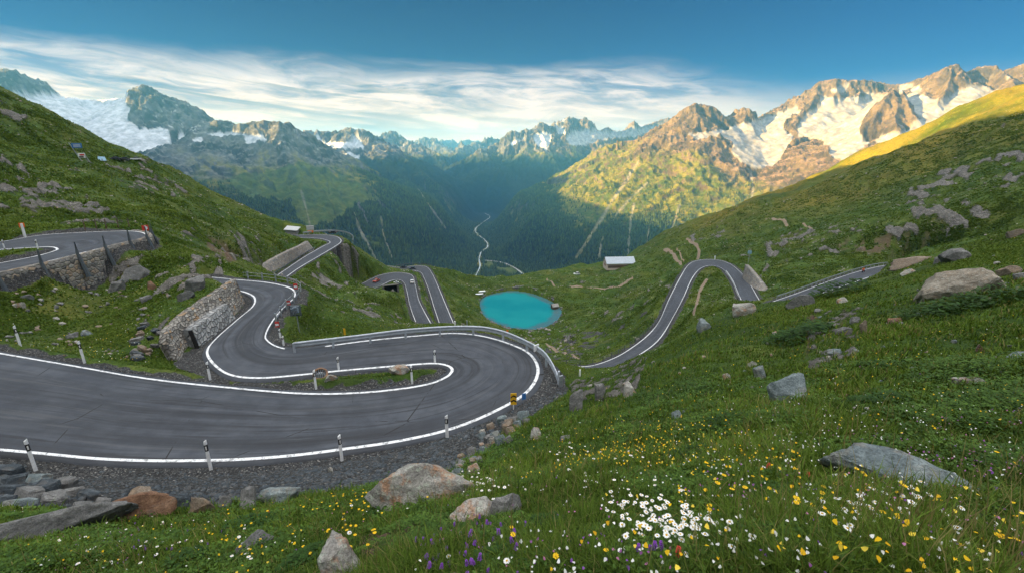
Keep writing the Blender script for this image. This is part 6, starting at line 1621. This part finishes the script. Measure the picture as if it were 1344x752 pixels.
MB().add([(-w / 2, -w * .3, -.1), (w / 2, -w * .3, -.1), (w / 2, w * .3, -.1), (-w / 2, w * .3, -.1), (-w * .38, 0, h), (w * .38, 0, h * .92)], [(0, 1, 5, 4), (2, 3, 4, 5), (3, 0, 4), (1, 2, 5), (3, 2, 1, 0)]).build('canvas', M_SKYB, r); MB().add([(-w * .1, -w * .305, 0), (w * .14, -w * .305, 0), (w * .02, -w * .12, h * .6)], [(0, 1, 2)]).build('flap', M_GREYP, r)
# ------------------------------------------------------------------ meadow: blades, herbs and flowers
pxa = np.zeros(GZ.shape)
du1, dv1 = np.gradient(PU, axis=0), np.gradient(PV, axis=0); du2, dv2 = np.gradient(PU, axis=1), np.gradient(PV, axis=1)
pxa = np.abs(du1 * dv2 - du2 * dv1)
gravN = gravel + .35 * fbm(GX / .6, GY / .6, 2, 300)
inf_ = VIS & (PU > -20) & (PU < 1364) & (PV < 780)
okm = FRONT & (GZ / RR >= EMAX - .09) & (PU > -450) & (PU < 1800) & (PV < 1150) & (ROADD > .75) & ~lk
okm = okm * np.where(inf_, 1., np.where(VIS, .3, .12))
pxa = np.where(inf_, pxa, np.minimum(pxa, 6.))
cellr = LR_[1] - LR_[0]; cella = float(np.median(np.diff(AZ[DZ0:DZ1])))
def sample(n, weight):
    w = (np.clip(pxa, 0, 40) * okm * weight).ravel(); w /= w.sum()
    i = rng.choice(len(w), n, True, w)
    r = np.exp(np.log(RR.ravel()[i]) + rng.uniform(-.5, .5, n) * cellr); a = np.repeat(AZ[None], NR, 0).ravel()[i] + rng.uniform(-.5, .5, n) * cella
    x, y = r * np.sin(a), r * np.cos(a)
    return np.stack([x, y, gz_np(x, y)], -1), r
def strips(P, h, w, bend, yaw, col0, col1, name, mat, label, segs=3):
    n = len(P); L = np.linspace(0, 1, segs + 1)
    dx, dy = np.cos(yaw), np.sin(yaw); sx_, sy_ = -dy, dx
    V = []; C = []
    for k, t in enumerate(L):
        c = P + np.stack([dx * bend * h * t ** 2, dy * bend * h * t ** 2, h * t * (1 - .28 * bend * t) - .02], -1)
        ww = w * (1 - t) ** .7
        cc = col0 * (1 - t) + col1 * t
        if k < segs:
            V += [c + np.stack([sx_ * ww, sy_ * ww, 0 * ww], -1), c - np.stack([sx_ * ww, sy_ * ww, 0 * ww], -1)]; C += [cc, cc]
        else: V.append(c); C.append(cc)
    m = len(V); V = np.stack(V, 1).reshape(-1, 3); C = np.stack(C, 1).reshape(-1, 3)
    f = []
    for k in range(segs - 1): a = 2 * k; f += [(a, a + 1, a + 3), (a, a + 3, a + 2)]
    f.append((2 * segs - 2, 2 * segs - 1, 2 * segs)); f = np.array(f)
    Fq = (np.arange(n) * m)[:, None, None] + f[None]
    o = mesh_np(name, V, Fq.reshape(-1, 3), mat, False, {'col': C}); tag(o, label, None, None, 'stuff'); return o
def leaf_mat(name, rough=.75, trans=.25):
    k = NT(name); c = k.n('ShaderNodeAttribute', attribute_name='col').outputs['Color']; m = k.done(c, rough, None, .15)
    tr = k.n('ShaderNodeBsdfTranslucent'); k.l(k.mix(1., c, (1.5, 1.5, .8), 'MULTIPLY'), tr.inputs[0]); ms = k.n('ShaderNodeMixShader'); ms.inputs[0].default_value = trans
    k.l(k.b.outputs[0], ms.inputs[1]); k.l(tr.outputs[0], ms.inputs[2]); k.l(ms.outputs[0], k.t.nodes['Material Output'].inputs[0]); return m
M_BLADE, M_LEAF, M_PETAL = leaf_mat('grass_blade'), leaf_mat('herb_leaf', .6, .2), leaf_mat('petal', .6, .2)
patch = fbm(GX / 1.6, GY / 1.6, 3, 301) * .6 + fbm(GX / .45, GY / .45, 2, 302) * .5
wg = sstep(.62, .38, gravN) * sstep(.55, .35, rock) * (1 - .75 * dry) * np.clip(.75 + patch, .08, 1.6)
wnear = wg * sstep(34, 9, RR) * (RR < 34) + wg * .10 * (RR < 60) * (RR > 9)
nb = 430000
P, r = sample(nb, wnear)
pt = fbm(P[:, 0] / 2.3, P[:, 1] / 2.3, 3, 303); pt2 = gn(P[:, 0] / .5, P[:, 1] / .5, 304)
h = (.045 + .066 * rng.gamma(2.0, .5, nb)) * (1 + .45 * pt2) * np.clip(1 + .5 * pt, .5, 1.7) * np.clip(.8 + r * .012, .8, 1.05); h = np.clip(h, .03, .30)
w = (.0016 + .0011 * r) * rng.uniform(.7, 1.3, nb)
cA, cB, cC = np.array([.024, .052, .008]), np.array([.105, .178, .022]), np.array([.19, .17, .06])
q = np.clip(.45 + .35 * pt + .22 * rng.normal(0, 1, nb), 0, 1)[:, None]; c0 = cA * (1 - q) + cB * q
dryb = (rng.random(nb) < .07 + .10 * (pt > .3))[:, None]; c1 = np.where(dryb, cC, c0 * np.array([1.35, 1.2, 1.1])); c0 = np.where(dryb, cC * .8, c0)
strips(P, h, w, rng.uniform(.1, .95, nb), rng.uniform(0, 2 * PI, nb), c0, c1, 'grass', M_BLADE, 'mixed green meadow grass')
# dry stalks
nb = 900; P, r = sample(nb, wg * (RR < 9) * sstep(-.2, .3, patch))
c0 = np.array([.20, .165, .07]) * rng.uniform(.7, 1.2, (nb, 1))
strips(P, rng.uniform(.2, .5, nb), .0012 + .0006 * r, rng.uniform(.05, .5, nb), rng.uniform(0, 6.28, nb), c0, c0 * 1.1, 'dry_stalks', M_BLADE, 'thin dry grass stalks standing over the meadow', 4)
# tussock tufts on the more distant hillsides
nb = 270000; P, r = sample(nb, sstep(.6, .4, gravN) * sstep(.55, .35, rock) * (RR > 24) * (RR < 500) * np.clip(.5 + 1.2 * fbm(GX / 7, GY / 7, 3, 305), .05, 2) * (ROADD > 1.6) * (path < .3) * (dry < .5))
pt = fbm(P[:, 0] / 16, P[:, 1] / 16, 3, 306); q = np.clip(.4 + .5 * pt + .22 * rng.normal(0, 1, nb), 0, 1)[:, None]
c0 = np.array([.048, .088, .012]) * (1 - q) + np.array([.125, .170, .028]) * q
strips(P, np.clip(r * .0036, .1, .5) * rng.uniform(.5, 1.2, nb), r * .0016 * rng.uniform(.6, 1.3, nb), rng.uniform(.2, 1., nb), rng.uniform(0, 6.28, nb), c0, c0 * 1.2, 'hill_grass', M_BLADE, 'grass tufts covering the hillsides', 2)
# leafy herbs: cushions of small leaves
def leaves(centres, rad, per, size, cols, name, label):
    n = len(centres) * per; ci = np.repeat(np.arange(len(centres)), per)
    a = rng.uniform(0, 6.28, n); rr_ = np.sqrt(rng.random(n)) * rad[ci]
    x = centres[ci, 0] + np.cos(a) * rr_; y = centres[ci, 1] + np.sin(a) * rr_
    z = gz_np(x, y) + rad[ci] * .55 * np.sqrt(np.clip(1 - (rr_ / rad[ci]) ** 2, .02, 1)) * rng.uniform(.3, 1.05, n)
    s = size[ci] * rng.uniform(.6, 1.3, n); yaw = a + rng.normal(0, .6, n); tl = rng.uniform(-.2, .9, n)
    d = np.stack([np.cos(yaw) * np.cos(tl), np.sin(yaw) * np.cos(tl), -np.sin(tl) * .5 + .2], -1); sd = np.stack([-np.sin(yaw), np.cos(yaw), rng.normal(0, .25, n)], -1)
    C0 = np.stack([x, y, z], -1)
    V = np.stack([C0 - d * s[:, None], C0 + sd * (s * .5)[:, None] - d * (s * .1)[:, None] + [0, 0, .004], C0 + d * s[:, None], C0 - sd * (s * .5)[:, None] - d * (s * .1)[:, None] + [0, 0, .004]], 1)
    cc = cols[ci] * rng.uniform(.7, 1.35, (n, 1)); Fq = (np.arange(n) * 4)[:, None] + np.array([[0, 1, 2, 3]])
    o = mesh_np(name, V.reshape(-1, 3), Fq, M_LEAF, False, {'col': np.repeat(cc, 4, 0)}); tag(o, label, None, None, 'stuff')
nc_ = 1900; P, r = sample(nc_, wg * (RR < 12) * np.clip(.2 + fbm(GX / 1.2, GY / 1.2, 3, 307), .02, 2))
qq = rng.random((nc_, 1)); leaves(P, rng.uniform(.08, .26, nc_) * np.clip(r / 4, .7, 2.2), 70, (.010 + .0022 * r), np.array([.030, .068, .012]) * (1 - qq) + np.array([.070, .130, .018]) * qq, 'meadow_herbs', 'low leafy herbs growing through the meadow grass')
hb = []
HB = np.array([hit(u, v) for u, v in [(1050, 440), (1040, 447), (1100, 385), (1255, 405), (1215, 415), (1300, 395), (540, 655), (515, 668), (720, 690), (1020, 720), (930, 735), (1290, 690), (330, 690), (870, 718), (1180, 660), (1060, 735), (960, 700), (1000, 740), (820, 745), (760, 720), (640, 735), (1120, 740), (1230, 720), (400, 735), (250, 735), (1150, 530), (950, 560), (900, 600), (1010, 650)]])
leaves(HB, np.array([px(p, 34) for p in HB]), 420, np.array([px(p, 3.2) for p in HB]), np.repeat(np.array([[.026, .062, .010]]), len(HB), 0), 'leafy_cushions', 'dark green leafy cushions standing in the meadow')

# flowers ------------------------------------------------------------
def petal_ring(m, n, r0, r1, wid, lift, z, droop=0.):
    for i in range(n):
        t = 2 * PI * i / n + random.uniform(-.08, .08); c, s_ = math.cos(t), math.sin(t); rr2 = r1 * random.uniform(.9, 1.06)
        q = lambda a, b, zz: (c * a - s_ * b, s_ * a + c * b, zz)
        mid = (r0 + rr2) / 2
        m.add([q(r0, -wid * .3, z), q(mid, -wid * .5, z + lift), q(rr2, -wid * .28, z + lift - droop), q(rr2 * 1.04, 0, z + lift - droop), q(rr2, wid * .28, z + lift - droop), q(mid, wid * .5, z + lift), q(r0, wid * .3, z)], [(0, 1, 5, 6), (1, 2, 3, 4, 5)])
M_PW_ = 0; M_PW = plain('white_petal', (.74, .74, .72), .6, .2, 0, .06); M_PY = plain('yellow_petal', (.72, .46, .01), .6, .2, 0, .12); M_PC = plain('yellow_centre', (.62, .36, .02), .8); M_PP = plain('violet_petal', (.20, .06, .36), .6, .2, 0, .2); M_PR = plain('red_petal', (.48, .04, .03), .6); M_PK = plain('pink_petal', (.50, .18, .34), .6)
M_STEM = plain('flower_stem', (.055, .11, .02), .7)
def proto(kind, hstem, parts=True):
    r = empty({'d': 'daisy', 'y': 'yellow_flower', 'p': 'violet_flower', 'r': 'red_flower'}[kind], (0, 0, 0))
    MB().tube([(0, 0, -.04), (.012, .004, hstem * .55), (0, 0, hstem)], [.0024, .002, .0018], 5).build('stem', M_STEM, r)
    m = MB()
    if kind == 'd':
        petal_ring(m, 15, .006, .025, .0095, .003, hstem, .003); m.build('petals', M_PW, r)
        MB().tube([(0, 0, hstem - .002), (0, 0, hstem + .003), (0, 0, hstem + .006)], [.0075, .008, .004], 10).build('centre', M_PC, r)
    elif kind == 'y':
        petal_ring(m, 8, .003, .021, .015, .006, hstem, -.002); m.build('petals', M_PY, r); MB().tube([(0, 0, hstem), (0, 0, hstem + .006)], [.006, .004], 8).build('centre', M_PC, r)
    else:
        for k_ in range(5):
            z = hstem - .028 + k_ * .0095; petal_ring(m, 5, .002, .015 - k_ * .0016, .010, .006, z)
        m.build('petals', M_PP if kind == 'p' else M_PR, r)
    return r
def plant(kind, pts, group, labels, hs=(.13, .2), size=1.0, cat=None):
    pr = [proto(kind, hs[0] + (hs[1] - hs[0]) * i / 2) for i in range(3)]; used = [False] * 3
    for i, P in enumerate(pts):
        if P is None: continue
        k_ = i % 3
        o = pr[k_] if not used[k_] else copy_tree(pr[k_]); used[k_] = True
        rr_ = math.hypot(P[0], P[1])
        o.location = P; s = size * random.uniform(.8, 1.2); o.scale = (s, s, s)
        to = Vector((-P[0] * .25, -P[1] * .25, rr_ * .75)).normalized(); o.rotation_euler = (random.uniform(-.2, .2) - .05, random.uniform(-.25, .25), random.uniform(0, 6.28))
        tag(o, labels, cat, group)
    for k_ in range(3):
        if not used[k_]:
            for c in list(pr[k_].children): bpy.data.objects.remove(c)
            bpy.data.objects.remove(pr[k_])
G = random.Random(11)
def cl(n, cu, cv, su, sv, umin=0, umax=1344, slope=0.):
    o = []
    while len(o) < n:
        u, v = G.gauss(cu, su), G.gauss(cv, sv); v += (u - cu) * slope
        if umin < u < umax and v < 765: o.append((u, v))
    return o
def hits(L, rmax=30): return [hit(u, v, 1.0, rmax) for u, v in L]
dais = cl(112, 868, 690, 36, 18, slope=.28) + cl(10, 835, 700, 20, 14)
plant('d', hits(dais, 8), 'daisies of the dense foreground clump', 'white daisy with yellow centre in the dense clump of the foreground meadow', (.12, .18), .63, 'daisy')
dais2 = cl(34, 1135, 690, 42, 14) + cl(12, 1150, 612, 18, 8) + cl(12, 1170, 668, 30, 9) + [(1088, 698), (1112, 698), (1125, 710), (1258, 716), (1200, 672), (1165, 655)]
plant('d', hits(dais2, 9), 'daisies round the long blue grey rock', 'white daisy standing near the long blue grey rock', (.12, .18), .62, 'daisy')
dais3 = cl(55, 630, 640, 26, 8) + cl(24, 770, 612, 40, 12) + [(G.uniform(30, 330), G.uniform(685, 750)) for _ in range(50)] + [(588, 738), (668, 752), (455, 712), (460, 670), (535, 675)]
plant('d', hits(dais3, 14), 'daisies behind and left of the lichen rock', 'white daisy in the grass behind or left of the lichen speckled rock', (.10, .16), .72, 'daisy')
yel = cl(11, 1110, 650, 50, 16) + cl(8, 1080, 685, 45, 10) + cl(10, 940, 650, 50, 16) + [(667, 708), (674, 716), (730, 746), (795, 754), (1280, 728), (1292, 732), (1318, 740), (1262, 740), (1320, 622), (1303, 616), (1110, 690), (1135, 655), (1130, 640), (935, 680), (928, 688), (990, 640)]
plant('y', hits(yel, 9), 'large yellow flowers of the near meadow', 'large yellow flower in the near meadow between daisy clump and blue grey rock', (.12, .2), .72, 'flower')
yel2 = [(G.uniform(255, 500), G.uniform(655, 735)) for _ in range(70)] + cl(40, 470, 660, 30, 12)
plant('y', hits(yel2, 16), 'yellow flowers left of the lichen rock', 'small yellow flower in the grass left of the lichen speckled rock', (.10, .18), .7, 'flower')
vio = cl(34, 590, 728, 26, 16) + cl(12, 640, 700, 22, 12) + cl(8, 860, 737, 8, 4) + cl(34, 190, 715, 40, 12) + cl(10, 660, 720, 30, 14)
plant('p', hits(vio, 12), 'violet flowers along the bottom of the meadow', 'violet flower spike in the grass at the foot of the lichen rocks', (.06, .12), .8, 'flower')
plant('r', hits([(889, 742), (1243, 650), (354, 678), (620, 604), (1060, 632), (1004, 626)], 20), 'red flowers of the meadow', 'single small red flower in the meadow grass', (.08, .12), 1., 'flower')
def specks(n, wt, size, cols, name, label, lift):
    P, r = sample(n, wt); k_ = 6
    s = size * rng.uniform(.7, 1.3, n) * (1 + .02 * np.clip(r - 4, 0, 40)); a0 = rng.uniform(0, 6.28, n); tx_, ty_ = rng.normal(0, .35, n) - P[:, 0] / r * .25, rng.normal(0, .35, n) - P[:, 1] / r * .35
    hh_ = lift * rng.uniform(.7, 1.25, n); V = []
    for i in range(k_):
        t = a0 + i * 2 * PI / k_; rd_ = s * (1 if i % 2 else .72); x, y = np.cos(t) * rd_, np.sin(t) * rd_
        V.append(np.stack([P[:, 0] + x, P[:, 1] + y, P[:, 2] + hh_ - x * tx_ - y * ty_], -1))
    V = np.stack(V, 1); ii = rng.integers(0, len(cols), n); C = np.repeat(np.array(cols)[ii] * rng.uniform(.8, 1.15, (n, 1)), k_, 0)
    f = np.array([(0, 1, 2), (0, 2, 3), (0, 3, 4), (0, 4, 5)]); o = mesh_np(name, V.reshape(-1, 3), ((np.arange(n) * k_)[:, None, None] + f[None]).reshape(-1, 3), M_PETAL, False, {'col': C}); tag(o, label, None, None, 'stuff')
fb = sstep(.6, .35, gravN) * (rock < .4)
cy_ = fbm(GX / 2.2, GY / 2.2, 3, 310)
ydens = fb * np.clip(.06 + cy_, .01, 1.4) * (RR < 45)
gau = lambda u, v, su, sv: np.exp(-((PU - u) / su) ** 2 - ((PV - v) / sv) ** 2)
specks(900, fb * (RR < 40) * np.clip(.25 + cy_, .02, 1.5) * (gau(850, 570, 190, 55) * 3 + gau(740, 600, 90, 40) * 2 + gau(1150, 480, 260, 70) * .9 + gau(1010, 420, 160, 28) * 1. + .25), .010, [(.72, .46, .01), (.66, .38, .01), (.74, .55, .06)], 'yellow_wildflowers', 'yellow wildflowers sprinkled over the meadow slope', .15)
specks(1200, fb * (RR < 60) * np.clip(.3 + fbm(GX / 3, GY / 3, 3, 311), .02, 1.5) * (gau(1000, 600, 300, 70) + gau(860, 585, 140, 40) + gau(100, 720, 130, 40) * .5 + .5), .0075, [(.66, .66, .64), (.74, .74, .72)], 'white_wildflowers', 'tiny white wildflowers sprinkled over the meadow slope', .12)
specks(700, fb * (RR < 25) * np.clip(.2 + fbm(GX / 1.5, GY / 1.5, 3, 312), .0, 1.5) * (gau(1290, 560, 110, 50) * 3 + gau(610, 725, 90, 40) + gau(180, 715, 90, 30) + .25), .007, [(.20, .07, .33), (.30, .10, .32), (.42, .16, .30)], 'violet_wildflowers', 'violet wildflowers in the grass', .11)
specks(700, fb * (RR > 40) * (RR < 110) * np.clip(.3 + fbm(GX / 8, GY / 8, 3, 313), .0, 1.5), .016, [(.66, .66, .60), (.66, .45, .05)], 'slope_wildflowers', 'pale wildflowers on the slope below the parapet wall', .2)
